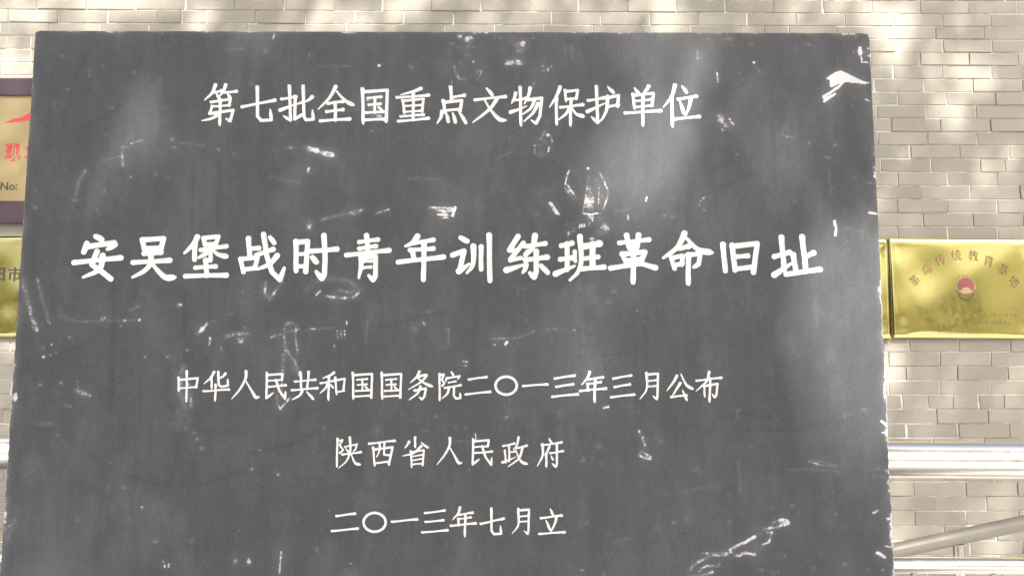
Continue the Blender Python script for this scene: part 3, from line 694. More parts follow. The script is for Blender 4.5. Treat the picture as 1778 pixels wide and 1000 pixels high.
WEAR_MARKS = """
b -809,2064 3.4 3.4 0.00 0.50
b -482,2122 4.0 4.0 0.00 0.50
b -583,2241 3.5 3.5 0.00 0.50
b -698,1901 3.9 3.9 0.00 0.50
b -756,1894 4.4 4.4 0.00 0.50
b -818,1997 2.9 2.9 0.00 0.50
b -917,2106 4.4 4.4 0.00 0.50
b -869,2148 3.5 3.5 0.00 0.50
b -837,2165 3.5 3.5 0.00 0.50
b -762,2149 4.4 4.4 0.00 0.50
b -669,1892 2.9 2.9 0.00 0.50
b -816,1861 2.9 2.9 0.00 0.50
b -947,2074 2.9 2.9 0.00 0.50
b -978,1863 4.4 4.4 0.00 0.50
b -976,1821 5.8 5.8 0.00 0.50
b -452,2203 3.0 3.0 0.00 0.50
b -344,2191 3.5 3.5 0.00 0.50
b -601,1971 2.9 2.9 0.00 0.50
b -552,1961 3.9 3.9 0.00 0.50
b -515,1951 4.4 4.4 0.00 0.50
b -933,2251 9.9 9.9 0.00 0.50
b -883,2249 6.0 6.0 0.00 0.50
l 3.0 0.70 -430,2243 -433,2233
l 5.4 1.00 -338,1917 -340,1908
b -934,2189 7.9 4.4 0.00 0.50
l 2.5 0.60 -868,2156 -868,2141
l 3.4 0.50 -760,1975 -732,1984
b -777,1966 8.8 4.9 0.00 0.60
l 6.3 0.45 -780,1954 -776,1921
b -663,1984 6.9 5.9 0.00 0.60
b -658,1966 6.8 3.9 0.00 0.60
l 2.4 0.40 -822,1933 -783,1946
l 6.3 0.45 -864,1910 -879,1883 -883,1851
b -885,1839 10.7 4.9 0.00 0.50
b -381,1966 13.7 5.9 0.00 0.60
l 11.8 0.75 -345,1964 -319,1958 -284,1947
l 3.4 0.75 -345,1966 -290,1950
l 3.4 0.30 -430,1894 -361,1882
b -427,1896 7.8 4.4 0.00 0.50
b -334,1780 8.7 13.6 0.00 0.80
l 6.8 0.50 -305,1793 -272,1802 -247,1808 -211,1817
l 2.4 0.30 -624,1976 -584,1969
l 2.5 0.30 -320,2166 -250,2165
l 3.0 0.35 -544,2206 -504,2207
k 7.9 0.40 -871,2205 -908,2118 -919,2016
k 10.8 0.35 -959,2102 -955,1956
k 9.8 0.30 -611,1916 -608,1778
k 10.8 0.30 -551,1946 -547,1778
k 8.8 0.25 -673,1886 -671,1773
k 8.9 0.30 -490,2211 -497,2129
k 7.8 0.30 -250,1917 -246,1842
k 14.6 0.30 -789,1866 -789,1772
k 4.9 0.30 -963,2094 -865,2105
k 3.9 0.25 -880,2006 -813,2047 -747,2103
b -177,2167 4.9 5.5 0.00 1.00
b -177,2167 3.0 3.6 0.00 1.30
b -99,2164 4.2 4.2 0.00 0.40
b -179,2153 2.7 1.8 0.00 0.50
b 14,2241 9.1 7.9 0.00 0.75
b 37,2233 14.6 12.8 0.00 0.75
b 35,2215 7.9 6.7 0.00 0.90
b -4,2222 7.9 3.7 0.00 0.60
b 14,2212 6.7 2.7 0.00 0.80
b 48,2214 3.0 2.4 0.00 0.80
b 34,2195 12.2 9.1 0.00 0.35
b 48,2177 3.0 4.9 0.00 0.90
b -8,2202 5.5 1.8 0.00 0.40
b 16,2173 4.9 2.4 0.00 0.40
l 4.9 0.55 3,2165 7,2148 14,2136 28,2134
l 3.0 0.60 56,2148 62,2156 68,2155 63,2139 56,2131
l 3.0 0.40 56,2155 54,2142
b 147,2177 25.8 9.1 0.00 1.00
b 144,2172 27.3 4.3 0.00 1.10
b 160,2218 15.8 24.4 0.00 0.60
b 166,2223 10.4 12.2 0.00 0.80
b 147,2231 18.3 18.3 0.00 0.35
b 192,2237 6.1 3.0 0.00 0.80
b 215,2167 4.0 2.4 0.00 0.90
b 235,2166 4.0 2.4 0.00 0.90
b 227,2161 3.9 2.4 0.00 0.90
b 227,2156 3.9 2.4 0.00 0.90
b 213,2156 3.9 2.4 0.00 0.90
b 218,2156 3.9 2.4 0.00 0.90
b 194,2124 3.6 3.6 0.00 0.70
l 3.7 0.45 284,2218 287,2184
l 4.3 0.35 269,2215 270,2199
b -190,2006 6.6 2.7 0.00 0.40
l 1.8 0.50 -3,2129 -3,2120
b 225,2033 2.4 2.4 0.00 0.60
b -125,2239 4.9 7.9 0.00 0.30
b 112,2237 4.9 4.9 0.00 0.50
l 4.2 0.40 218,2008 234,1994 237,1976 227,1954 210,1945 195,1954 197,1973 207,1991 218,2008
l 3.6 0.70 220,2007 210,1989
b 226,1998 3.9 4.8 0.00 1.20
l 3.3 1.10 229,1969 227,1957
b 195,1973 3.3 3.0 0.00 0.80
b 206,1973 4.2 4.2 0.00 0.70
b 210,1953 11.4 7.2 0.00 0.45
b 218,1982 7.2 12.0 0.00 0.40
l 2.4 0.50 235,1997 237,1980
l 2.4 0.90 276,1912 271,1899 267,1878
b 275,1910 2.7 2.7 0.00 0.90
l 1.8 0.60 266,1871 287,1841
l 1.5 0.50 270,1873 291,1843
l 2.4 0.90 273,1876 293,1846
l 1.8 0.70 228,1835 245,1807
l 3.0 0.90 232,1836 252,1807
l 1.5 0.70 230,1835 248,1807
b 323,1832 14.9 25.4 -0.25 0.80
b 328,1847 10.2 32.8 -0.15 0.70
b 341,1863 23.9 41.8 0.00 0.30
l 3.6 1.00 348,1906 357,1890 362,1877
l 2.7 0.70 362,1877 368,1863 365,1844 355,1817
l 1.8 0.60 356,1851 362,1832
l 1.8 0.50 347,1875 344,1820
l 1.8 0.40 337,1893 347,1875
l 1.8 0.50 354,1863 349,1820
l 3.0 1.00 307,1810 323,1807 351,1810
l 2.4 0.70 319,1875 310,1820 307,1811
b 314,1835 3.0 6.0 0.00 0.90
l 2.7 0.40 324,1899 318,1875
b 323,1800 10.7 10.1 0.00 1.00
l 3.0 1.00 332,1807 330,1790
b 347,1796 11.9 7.1 0.00 0.60
b 358,1776 11.3 13.7 -0.40 1.00
b 346,1763 10.1 10.1 0.00 0.70
b 331,1749 10.7 5.9 0.00 0.80
b 366,1772 5.9 4.2 0.00 0.90
l 3.0 0.90 272,1759 274,1766
l 3.0 0.90 284,1767 285,1775
l 3.0 0.90 288,1768 290,1776
l 3.0 0.90 299,1775 301,1783
l 3.0 0.90 304,1776 306,1784
l 3.0 0.90 310,1777 312,1785
l 3.0 0.90 317,1779 319,1787
l 3.0 0.90 322,1780 324,1788
b 274,1762 5.3 7.7 0.00 0.90
b 321,1917 3.6 3.6 0.00 1.30
l 2.7 1.00 459,1848 457,1839
l 1.8 0.80 413,1806 415,1795
b 519,1801 4.8 3.6 0.00 0.60
b 501,1804 3.0 4.2 0.00 0.60
b 524,1844 3.6 2.4 0.00 0.40
b 547,1842 3.0 2.4 0.00 0.40
l 1.5 0.35 389,1816 412,1817 420,1822
l 2.4 0.30 213,1861 232,1866
l 1.2 0.30 317,1793 269,1781
b 225,2033 2.7 2.7 0.00 0.70
b 201,1808 2.4 2.4 0.00 0.40
f 1.00 895,2138 916,2152 930,2157 945,2150 962,2141 979,2132 992,2128 987,2125 968,2128 950,2129 937,2131 921,2124 904,2117 903,2135 898,2137
l 4.9 1.40 937,2132 923,2117 905,2105 886,2093
l 4.4 1.40 914,2100 900,2090 887,2082
l 3.5 1.30 886,2088 905,2096
b 979,2206 7.1 16.7 0.00 1.10
b 964,2203 2.2 4.0 0.00 0.90
l 2.7 1.00 1001,2220 1001,2206 1000,2190
l 3.6 1.10 982,2190 982,2178 991,2179 1002,2176
l 2.2 0.60 991,2206 990,2190
l 2.7 0.90 987,2087 992,2083 997,2085
l 2.7 0.35 926,2191 923,2178
b 855,2222 8.0 8.9 0.00 0.40
b 822,2208 4.4 11.1 0.00 0.30
b 891,2253 5.8 2.2 0.00 0.70
b 914,2251 2.7 2.2 0.00 0.80
b 969,2240 2.7 8.9 0.00 0.40
b 987,2142 3.1 1.8 0.00 0.60
l 1.8 0.60 964,2146 963,2139
b 991,2247 5.8 3.6 0.00 0.60
b 796,2251 4.0 2.0 0.00 0.60
b 805,2251 4.0 2.0 0.00 0.60
b 814,2251 4.0 2.0 0.00 0.60
b 823,2251 4.0 2.0 0.00 0.60
b 832,2251 4.0 2.0 0.00 0.60
b 841,2251 4.0 2.0 0.00 0.60
b 850,2251 4.0 2.0 0.00 0.60
b 859,2251 4.0 2.0 0.00 0.60
b 868,2251 4.0 2.0 0.00 0.60
b 877,2251 4.0 2.0 0.00 0.60
b 885,2251 4.0 2.0 0.00 0.60
b 641,2038 12.5 13.6 0.00 0.75
b 651,2024 9.4 8.4 0.00 0.80
l 4.7 0.90 659,2038 668,2024
b 643,2010 6.3 5.2 0.00 0.70
b 633,2046 5.2 6.3 0.00 0.80
b 722,2177 4.2 4.2 0.00 1.20
l 3.2 0.70 633,2151 634,2129
l 3.2 0.80 587,2205 587,2186
b 717,2223 8.4 3.2 0.00 0.40
b 659,2235 17.9 10.6 0.00 0.50
b 612,2235 2.6 2.6 0.00 1.00
b 591,2250 11.6 3.2 0.00 0.80
b 657,2252 9.5 3.2 0.00 0.80
l 3.1 0.50 790,2019 783,1998 809,1992
b 847,1980 4.2 3.1 0.00 0.60
b 909,1975 3.1 3.1 0.00 1.00
l 3.6 0.70 884,1946 896,1944
b 893,1904 4.2 8.3 0.00 0.50
b 952,1896 4.2 4.2 0.00 0.40
l 3.1 0.70 594,1847 585,1839
b 583,1830 2.6 3.6 0.00 0.90
l 5.2 1.20 900,1792 903,1774 901,1759
l 4.1 1.10 982,1812 1001,1810
l 2.6 0.60 982,1884 1005,1882
l 3.6 1.00 1000,1932 1001,1895
l 2.6 0.30 891,1900 896,1858
l 3.1 0.25 922,1774 968,1769 962,1748
b 809,1839 6.2 5.2 0.00 0.30
b 734,2156 3.2 5.3 0.00 0.40
b 852,2223 12.7 7.4 0.00 0.35
k 3.6 0.45 590,1854 657,1881 713,1910
k 4.2 0.30 855,1897 928,1905
k 13.6 0.25 761,2032 762,1899
k 31.7 0.25 910,2228 947,2114 948,1953
l 9.0 0.55 -995,1650 -980,1603 -964,1554 -955,1535
b -961,1547 8.3 13.8 0.00 0.80
l 6.2 0.40 -961,1653 -948,1610 -929,1554
l 4.1 0.34 -904,1567 -862,1554 -779,1556 -717,1558
b -803,1561 9.7 6.9 0.00 0.70
b -753,1557 4.1 4.1 0.00 1.00
b -720,1558 4.1 4.1 0.00 1.00
l 3.5 0.50 -745,1579 -722,1591
b -629,1593 9.7 5.5 0.00 0.70
b -574,1539 9.7 9.7 0.00 0.80
l 6.9 0.90 -564,1549 -584,1526
l 4.1 0.70 -555,1517 -556,1501
l 4.1 0.80 -529,1496 -528,1489
l 8.3 0.60 -518,1520 -498,1527 -466,1526
b -484,1512 12.4 9.7 0.00 0.75
b -510,1571 9.7 3.5 0.00 0.60
l 5.5 0.55 -381,1486 -386,1531 -381,1548 -370,1553 -357,1544 -359,1520 -352,1482
b -371,1548 13.8 6.9 0.00 0.50
l 4.1 0.60 -415,1518 -384,1529 -348,1538
l 3.5 0.50 -384,1538 -350,1535
l 3.5 0.30 -336,1535 -267,1541
b -319,1538 8.3 3.5 0.00 0.80
l 6.2 0.55 -385,1431 -386,1477 -376,1486 -358,1462 -348,1431
b -358,1451 9.6 16.5 0.00 0.40
l 4.8 0.70 -397,1385 -396,1366 -388,1355 -367,1380
l 4.8 0.50 -386,1475 -387,1383
l 5.6 0.60 -431,1645 -433,1621 -421,1606 -393,1647
b -421,1617 15.3 9.7 0.00 0.30
l 8.3 0.40 -337,1628 -325,1647 -284,1655 -238,1649 -213,1630 -220,1614 -248,1605 -289,1612
l 5.6 0.80 -289,1613 -251,1609 -226,1611 -215,1621
l 4.2 0.70 -262,1628 -233,1620 -227,1628
l 4.2 0.90 -314,1616 -304,1625
l 7.0 0.40 -333,1640 -284,1657
l 2.8 0.70 -263,1533 -261,1517
l 2.8 0.70 -254,1533 -252,1517
l 2.8 0.70 -246,1533 -244,1517
b -269,1498 4.1 5.5 0.00 0.60
l 3.5 0.90 -242,1555 -241,1548
l 12.4 0.45 -614,1451 -621,1417 -617,1383 -606,1356
l 8.2 0.45 -600,1410 -591,1359
b -614,1386 16.4 20.5 0.00 0.40
l 17.8 0.25 -618,1356 -623,1315
l 6.8 0.30 -608,1349 -593,1329
b -603,1312 4.1 5.5 0.00 0.80
b -582,1301 8.2 5.4 0.00 0.70
b -576,1287 5.4 5.4 0.00 0.70
b -565,1266 6.1 4.8 0.00 0.80
b -842,1391 17.8 8.2 0.30 0.70
l 6.8 0.50 -859,1397 -825,1384
b -891,1414 8.2 5.5 0.00 0.60
b -854,1417 4.1 4.1 0.00 0.90
b -852,1405 3.4 3.4 0.00 0.50
l 5.5 0.40 -881,1363 -868,1361
b -936,1473 6.2 4.9 0.00 0.70
b -907,1482 4.8 3.8 0.00 0.70
b -919,1501 4.1 3.3 0.00 0.70
b -879,1518 5.5 4.4 0.00 0.70
b -702,1473 4.1 3.3 0.00 0.70
b -651,1473 4.1 3.3 0.00 0.70
b -937,1492 3.4 2.7 0.00 0.70
b -920,1477 3.4 2.7 0.00 0.70
b -939,1409 4.1 3.3 0.00 0.70
b -735,1178 3.4 2.7 0.00 0.70
b -693,1135 4.0 3.2 0.00 0.70
b -773,1180 2.7 2.2 0.00 0.70
b -837,1108 3.4 2.7 0.00 0.70
b -659,1060 3.4 2.7 0.00 0.70
b -578,1060 3.4 2.7 0.00 0.70
b -297,1044 3.4 2.7 0.00 0.70
b -388,1208 5.4 4.3 0.00 0.70
b -449,1220 5.4 4.3 0.00 0.70
b -220,1012 4.0 3.2 0.00 0.70
b -432,1262 4.1 3.3 0.00 0.70
b -289,1310 4.1 3.3 0.00 0.70
b -761,1544 4.1 3.3 0.00 0.70
b -607,1489 4.1 3.3 0.00 0.70
b -551,1555 3.5 2.8 0.00 0.70
b -923,1321 24.5 6.8 0.00 0.35
b -891,1297 9.5 4.1 0.00 0.35
b -951,1222 27.1 40.6 0.00 0.20
l 5.4 0.40 -944,1215 -955,1208
l 4.1 0.90 -1005,1424 -991,1380 -998,1366
l 4.1 0.60 -999,1397 -1002,1366
l 6.7 0.35 -977,1108 -1001,1076
l 6.7 0.35 -983,1086 -997,1057
l 4.7 0.90 -640,1017 -636,1005
b -628,1007 4.7 6.7 0.00 0.80
b -479,1017 6.7 9.4 0.00 0.60
b -449,1017 6.7 9.4 0.00 0.70
l 3.4 0.80 -377,1038 -379,991
b -377,1026 4.0 4.7 0.00 1.10
b -221,991 26.8 13.4 0.00 0.30
b -917,995 120.2 26.7 0.00 0.12
k 12.5 0.50 -786,1659 -775,1486 -775,1349
k 8.3 0.50 -619,1617 -611,1465
k 12.5 0.45 -735,1645 -734,1603
k 16.4 0.45 -632,1356 -626,1302
k 8.3 0.30 -861,1659 -868,1610
k 8.3 0.35 -745,1492 -746,1444
k 8.2 0.32 -950,1315 -888,1302 -825,1262 -761,1215 -644,1183 -557,1188 -477,1218
k 6.1 0.45 -454,1255 -370,1272 -289,1307
k 5.4 0.30 -616,1302 -534,1305 -459,1302
k 4.1 0.30 -919,1472 -831,1503
k 9.6 0.30 -619,1369 -617,1248 -638,1182
l 2.4 0.80 -6,1537 -4,1501
b 101,1501 4.0 3.6 0.00 0.80
l 5.2 1.20 130,1507 126,1502
l 2.4 0.55 90,1514 148,1517 173,1523 194,1533
b 112,1517 10.4 3.2 0.00 0.50
b 224,1537 5.6 2.8 0.00 0.60
b 242,1537 3.2 2.4 0.00 0.70
b 265,1536 4.0 2.0 0.00 0.60
b 285,1535 4.0 3.6 0.00 0.70
b 190,1533 4.8 2.4 0.00 0.70
l 3.2 0.90 29,1463 38,1462
l 3.2 0.90 26,1454 36,1453
b -84,1537 11.2 5.6 0.60 0.45
b -62,1550 5.6 8.8 0.00 0.55
b -52,1577 11.2 3.6 0.00 0.40
b 128,1336 7.1 3.2 -0.50 0.70
l 2.8 1.10 352,1357 362,1360
b 156,1628 2.4 2.4 0.00 0.60
b 156,1620 2.4 2.4 0.00 0.60
b 367,1601 7.2 2.0 0.00 0.50
b 379,1625 2.0 2.8 0.00 0.70
l 12.0 0.16 142,1499 138,1444 140,1432
b -165,1306 3.5 4.7 0.00 0.60
l 11.9 0.16 251,1345 249,1279
l 13.4 0.14 279,1322 282,1283
l 2.0 0.70 58,1299 59,1286
l 1.6 0.35 10,1282 61,1283
b 11,1314 2.4 3.9 0.00 0.40
b 34,1312 3.9 4.7 0.00 0.35
b -32,1339 4.7 1.6 0.00 0.60
l 3.2 0.40 -192,1555 -197,1507
b -19,1494 4.0 2.8 0.00 0.50
b -55,1306 3.9 2.4 0.00 0.50
b 120,1314 3.2 3.2 0.00 0.40
b 175,1559 2.4 3.2 0.00 0.40
b 136,1375 4.0 2.8 0.00 0.50
b 44,1545 4.0 2.8 0.00 0.35
b -107,1343 2.4 2.0 0.00 0.50
b 124,1364 4.8 1.6 0.00 0.40
k 4.8 0.40 -164,1545 -112,1553 -72,1569 12,1579
k 3.6 0.45 324,1474 407,1480
k 4.8 0.35 308,1565 356,1561
k 3.2 0.30 264,1539 328,1529
k 6.4 0.22 60,1619 56,1499
k 3.2 0.25 -81,1318 14,1334
b 433,1303 3.7 6.6 0.00 0.90
l 5.8 0.75 439,1294 445,1273
l 5.0 0.80 432,1253 437,1260 444,1255 457,1248 457,1243 440,1245 430,1251
b 450,1247 7.4 3.7 0.00 0.70
b 482,1282 3.7 3.7 0.00 0.80
b 304,1239 4.5 2.5 0.00 0.70
b 560,1220 2.9 2.5 0.00 0.80
l 2.5 1.00 350,1359 363,1359
l 2.9 0.75 817,1238 843,1229 880,1226
l 2.5 0.50 821,1240 850,1235 881,1229
l 2.1 0.40 874,1216 886,1214
l 2.1 0.25 770,1220 882,1216
l 2.9 0.25 529,1168 575,1179 612,1183
l 2.5 0.25 484,1162 534,1170
l 3.7 0.25 657,1237 660,1204 661,1172
b 657,1234 5.0 3.7 0.00 0.35
b 754,1102 15.6 7.4 -0.20 0.90
l 4.5 0.90 731,1100 750,1108 764,1106 769,1099 758,1095
l 5.8 0.90 764,1098 741,1092 712,1086
l 6.6 0.75 689,1070 666,1057 641,1047
l 4.9 0.40 712,1084 689,1070
l 6.5 0.75 635,1042 625,1031 592,1030 555,1013 542,998
l 3.7 0.80 568,1034 600,1034 637,1035
l 4.9 0.80 719,1079 728,1079 722,1059 707,1053
b 695,1046 13.9 9.0 0.00 0.40
l 7.4 0.80 688,1032 672,1035 645,1029
b 676,1033 11.5 6.5 0.00 0.60
l 4.9 0.70 561,993 576,1006 606,1006 608,1012
l 5.7 0.80 536,985 566,985 592,993
b 546,1010 4.1 8.2 0.00 0.50
b 688,1090 20.5 8.2 0.00 0.18
b 820,1000 3.7 2.8 0.00 0.65
b 348,989 3.7 2.8 0.00 0.65
b 617,1082 2.9 2.2 0.00 0.65
b 536,1110 4.5 3.4 0.00 0.65
b 778,1139 6.6 4.9 0.00 0.65
b 732,1134 3.3 2.5 0.00 0.65
b 705,998 4.1 3.1 0.00 0.65
b 728,990 3.7 2.8 0.00 0.65
b 757,1027 2.5 1.8 0.00 0.65
b 950,1353 3.3 2.5 0.00 0.65
b 633,1101 2.9 2.2 0.00 0.65
b 360,1076 2.5 1.8 0.00 0.65
b 311,1100 4.5 3.4 0.00 0.65
b 635,1162 2.5 1.9 0.00 0.65
b 877,1119 2.5 1.9 0.00 0.65
b 836,1034 4.1 3.1 0.00 0.65
b 892,1010 2.9 2.1 0.00 0.65
b 942,999 2.9 2.1 0.00 0.65
b 299,997 3.7 2.8 0.00 0.65
b 874,1169 2.1 1.5 0.00 0.65
b 507,1101 5.7 4.3 0.00 0.65
b 905,1339 2.9 2.2 0.00 0.65
b 327,1245 2.1 1.6 0.00 0.65
b 339,1271 9.1 6.8 0.00 0.65
b 433,1348 2.9 2.2 0.00 0.65
b 344,1232 2.5 1.9 0.00 0.65
b 468,1090 2.9 2.2 0.00 0.65
b 976,1220 4.1 3.1 0.00 0.65
b 975,997 2.5 1.8 0.00 0.65
l 4.9 0.70 961,1122 970,1128
l 6.6 0.85 965,1035 981,1026
l 3.3 0.90 991,1110 1000,1101
l 2.5 0.35 964,1204 997,1201
l 5.8 1.10 989,1327 1001,1318
l 3.3 1.00 989,1302 998,1301
l 4.1 1.00 994,1218 1001,1213
l 2.9 0.80 985,1050 996,1046
l 4.1 1.00 996,998 1005,986
l 2.1 0.40 658,1351 658,1335
l 2.0 0.25 408,1068 374,1060
k 3.7 0.45 627,1337 683,1344 741,1330
k 3.7 0.40 657,1305 728,1308 807,1308 870,1327
k 2.9 0.35 483,1110 590,1110
k 2.9 0.30 294,1042 449,1044
k 3.3 0.30 607,1150 641,1184
k 3.7 0.30 725,1218 800,1227
k 49.9 0.18 910,1277 897,1172 901,1084
k 2.5 0.25 515,1076 605,1078
b -218,1811 8.6 5.7 -0.30 0.60
l 4.3 0.70 -232,1806 -212,1817
b -166,1812 17.1 5.0 -0.20 0.50
l 3.6 0.70 -179,1809 -147,1818
b -33,1817 24.3 10.0 0.00 0.55
b -11,1813 18.6 10.0 0.00 0.80
l 4.3 0.80 -53,1823 7,1821
l 3.6 0.80 -36,1815 7,1815
l 6.4 1.10 7,1823 2,1804
l 5.0 0.90 -33,1806 3,1804
b -15,1798 12.8 3.6 0.00 0.80
b -187,2072 37.6 33.3 0.00 0.42
b -198,2085 14.5 13.0 0.00 0.60
b -179,2044 21.7 7.2 0.00 0.60
b -190,2007 6.5 3.6 0.00 0.50
l 2.9 0.35 -645,1977 -588,1971
l 2.1 0.30 -105,1893 -26,1890
l 2.9 0.35 103,1938 139,1956
"""


STELE_RZ = math.radians(0.303)
SX = -0.1413
stele = empty('stone_tablet', (SX * math.cos(STELE_RZ), 1.8 + SX * math.sin(STELE_RZ), 0), STELE_RZ)
tag(stele, 'large scuffed dark grey stone tablet carved with five lines of white characters', 'stone tablet')
HW, ZB, ZT, THICK = 1.0046, 0.52, 2.2529, 0.20

PROFILE = {'h': ((0, 1.0), (.15, .82), (.5, .74), (.85, .88), (1, 1.15)), 's': ((0, 1.2), (.2, .95), (.6, .9), (.9, 1.0), (1, .85)),
           'p': ((0, 1.2), (.3, 1.0), (.7, .75), (1, .35)), 'n': ((0, .5), (.5, .9), (.8, 1.3), (.9, 1.15), (1, .3)),
           'd': ((0, .45), (.6, 1.1), (1, 1.0)), 'D': ((0, .85), (.5, 1.15), (1, 1.0)), 't': ((0, 1.25), (.4, .9), (1, .35)),
           'z': ((0, 1.05), (.3, .93), (.7, .93), (1, 1.0)), 'g': ((0, 1.1), (.3, .95), (.78, .95), (.9, 1.0), (1, .4)), 'o': ((0, 1), (1, 1))}

def sample_stroke(ty, width, pts, brush):
    P = np.array(pts)
    if ty in 'pn' and len(P) > 2:          # round the falling strokes
        Q = [P[0]]
        ext = np.vstack([2 * P[0] - P[1], P, 2 * P[-1] - P[-2]])
        for i in range(len(P) - 1):
            p0, p1, p2, p3 = ext[i], ext[i + 1], ext[i + 2], ext[i + 3]
            for t in np.linspace(0, 1, 9)[1:]:
                Q.append(0.5 * ((2 * p1) + (-p0 + p2) * t + (2 * p0 - 5 * p1 + 4 * p2 - p3) * t * t + (-p0 + 3 * p1 - 3 * p2 + p3) * t ** 3))
        P = np.array(Q)
    seg = np.linalg.norm(np.diff(P, axis=0), axis=1)
    s = np.concatenate([[0], np.cumsum(seg)])
    n = max(4, int(s[-1] / (width * 0.10)))
    t = np.linspace(0, 1, n)
    X = np.interp(t * s[-1], s, P[:, 0]); Z = np.interp(t * s[-1], s, P[:, 1])
    pr = PROFILE[ty]
    k = np.interp(t, [a for a, _ in pr], [b_ for _, b_ in pr])
    if brush:
        k = 0.45 + 0.55 * k if ty not in 'pnt' else 0.25 + 0.75 * k
    if ty in 'pnsdDt' or ty == 'h':        # slight hand wobble
        X = X + 0.25 * np.sin(t * 7 + width * 9); Z = Z + 0.25 * np.cos(t * 6 + width * 5)
    out = [np.column_stack([X, Z, k * width / 2])]
    if not brush:                          # chisel-sharp entries and exits of the regular script
        def tip(x, z, dx, dz, r0):
            u = np.linspace(0, 1, 6)[1:]
            out.append(np.column_stack([x + dx * width * u, z + dz * width * u, width / 2 * (r0 + (0.10 - r0) * u)]))
        if ty == 'h':
            tip(X[0], Z[0], -0.45, 0.40, 0.9); tip(X[-1], Z[-1], 0.50, -0.22, 1.0); tip(X[-1], Z[-1], -0.15, 0.62, 0.9)
        elif ty in 'szgp':
            tip(X[0], Z[0], -0.50, 0.50, 1.0)
            if ty == 's':
                tip(X[-1], Z[-1], 0.12, -0.75, 0.85)
        elif ty == 't':
            tip(X[0], Z[0], -0.35, 0.35, 1.0)
        elif ty == 'd':
            tip(X[-1], Z[-1], 0.25, -0.45, 1.0)
    return np.vstack(out)

rows = [r.split('\n') for r in CHARACTER_STROKES.strip('\n').split('\n\n')]
chars = []
for li, row in enumerate(rows):
    for line in row:
        S = []
        for st in line.split(';'):
            q = st.split(' ')
            S.append(sample_stroke(q[0][0], float(q[0][1:]) * (1.06, 0.97, 0.98, 0.98, 1.0)[li], [tuple(map(float, a.split(','))) for a in q[1:]], li == 1))
        chars.append((li, np.vstack(S)))

pts2, edges2 = [], []        # input of the triangulation, in mm on the tablet face
pt_depth = []
fields = []
for ci, (li, S) in enumerate(chars):
    h = 1.1 if li == 1 else 0.85
    x0, z0 = S[:, 0].min() - 12, S[:, 1].min() - 12
    nx_, nz_ = int((S[:, 0].max() + 12 - x0) / h) + 1, int((S[:, 1].max() + 12 - z0) / h) + 1
    GX, GZ = np.meshgrid(x0 + h * np.arange(nx_), z0 + h * np.arange(nz_))
    Fd = np.full(GX.shape, -1e9)
    for a in range(0, len(S), 40):
        q = S[a:a + 40]
        d = q[:, 2][None, None, :] - np.sqrt((GX[..., None] - q[:, 0]) ** 2 + (GZ[..., None] - q[:, 1]) ** 2)
        Fd = np.maximum(Fd, d.max(axis=2))
    Fd += 0.28 * np.sin(GX * 0.9 + GZ * 0.5 + ci) * np.sin(GZ * 0.8 - GX * 0.37 + ci * 2) + 0.18 * np.sin(GX * 2.1 + ci) * np.sin(GZ * 1.9)
    Fd += RNG.normal(0, 0.05, Fd.shape)
    Fd[np.abs(Fd) < 0.03] = 0.03
    fields.append((x0, z0, h, Fd))
    inside = Fd > 0
    code = inside[:-1, :-1] * 1 + inside[:-1, 1:] * 2 + inside[1:, 1:] * 4 + inside[1:, :-1] * 8
    vid = {}
    def edge_pt(j, i, vert):
        key = (j, i, vert)
        if key not in vid:
            a = Fd[j, i]; b_ = Fd[j + 1, i] if vert else Fd[j, i + 1]
            t = min(0.92, max(0.08, a / (a - b_)))
            vid[key] = len(pts2)
            pts2.append((x0 + h * (i + (0 if vert else t)), z0 + h * (j + (t if vert else 0))))
            pt_depth.append(0.0)
        return vid[key]
    SEG = {1: ((3, 0),), 2: ((0, 1),), 3: ((3, 1),), 4: ((1, 2),), 5: ((3, 0), (1, 2)), 6: ((0, 2),), 7: ((3, 2),), 8: ((2, 3),), 9: ((2, 0),), 10: ((0, 1), (2, 3)), 11: ((2, 1),), 12: ((1, 3),), 13: ((1, 0),), 14: ((0, 3),)}
    for j, i in zip(*np.nonzero((code > 0) & (code < 15))):
        for a, b_ in SEG[int(code[j, i])]:
            e = []
            for s_ in (a, b_):
                e.append(edge_pt(j, i, False) if s_ == 0 else edge_pt(j, i + 1, True) if s_ == 1 else edge_pt(j + 1, i, False) if s_ == 2 else edge_pt(j, i, True))
            edges2.append(tuple(e))
    st_ = 2
    sub = Fd[::st_, ::st_]
    for j, i in zip(*np.nonzero(sub > 0.8)):
        pts2.append((x0 + h * st_ * i, z0 + h * st_ * j)); pt_depth.append(min(3.2, 0.85 * float(sub[j, i])))

# wear painted on a 2 mm raster of the tablet face: chalky scuffs and dark water streaks
RS = 2.0
rx = np.arange(-1004, 1005, RS); rz_ = np.arange(880, 2262, RS)
RX, RZ = np.meshgrid(rx, rz_)
WEAR = np.zeros(RX.shape); DARK = np.zeros(RX.shape)
def window(x0, x1, z0, z1):
    i0, i1 = max(0, int((x0 + 1004) / RS)), min(len(rx), int((x1 + 1004) / RS) + 2)
    j0, j1 = max(0, int((z0 - 880) / RS)), min(len(rz_), int((z1 - 880) / RS) + 2)
    return slice(j0, max(j0, j1)), slice(i0, max(i0, i1))
def poly_dist(X, Z, P):
    d = np.full(X.shape, 1e9)
    for (ax, az), (bx2, bz2) in zip(P[:-1], P[1:]):
        vx, vz = bx2 - ax, bz2 - az
        t = np.clip(((X - ax) * vx + (Z - az) * vz) / max(1e-6, vx * vx + vz * vz), 0, 1)
        d = np.minimum(d, np.hypot(X - ax - t * vx, Z - az - t * vz))
    return d
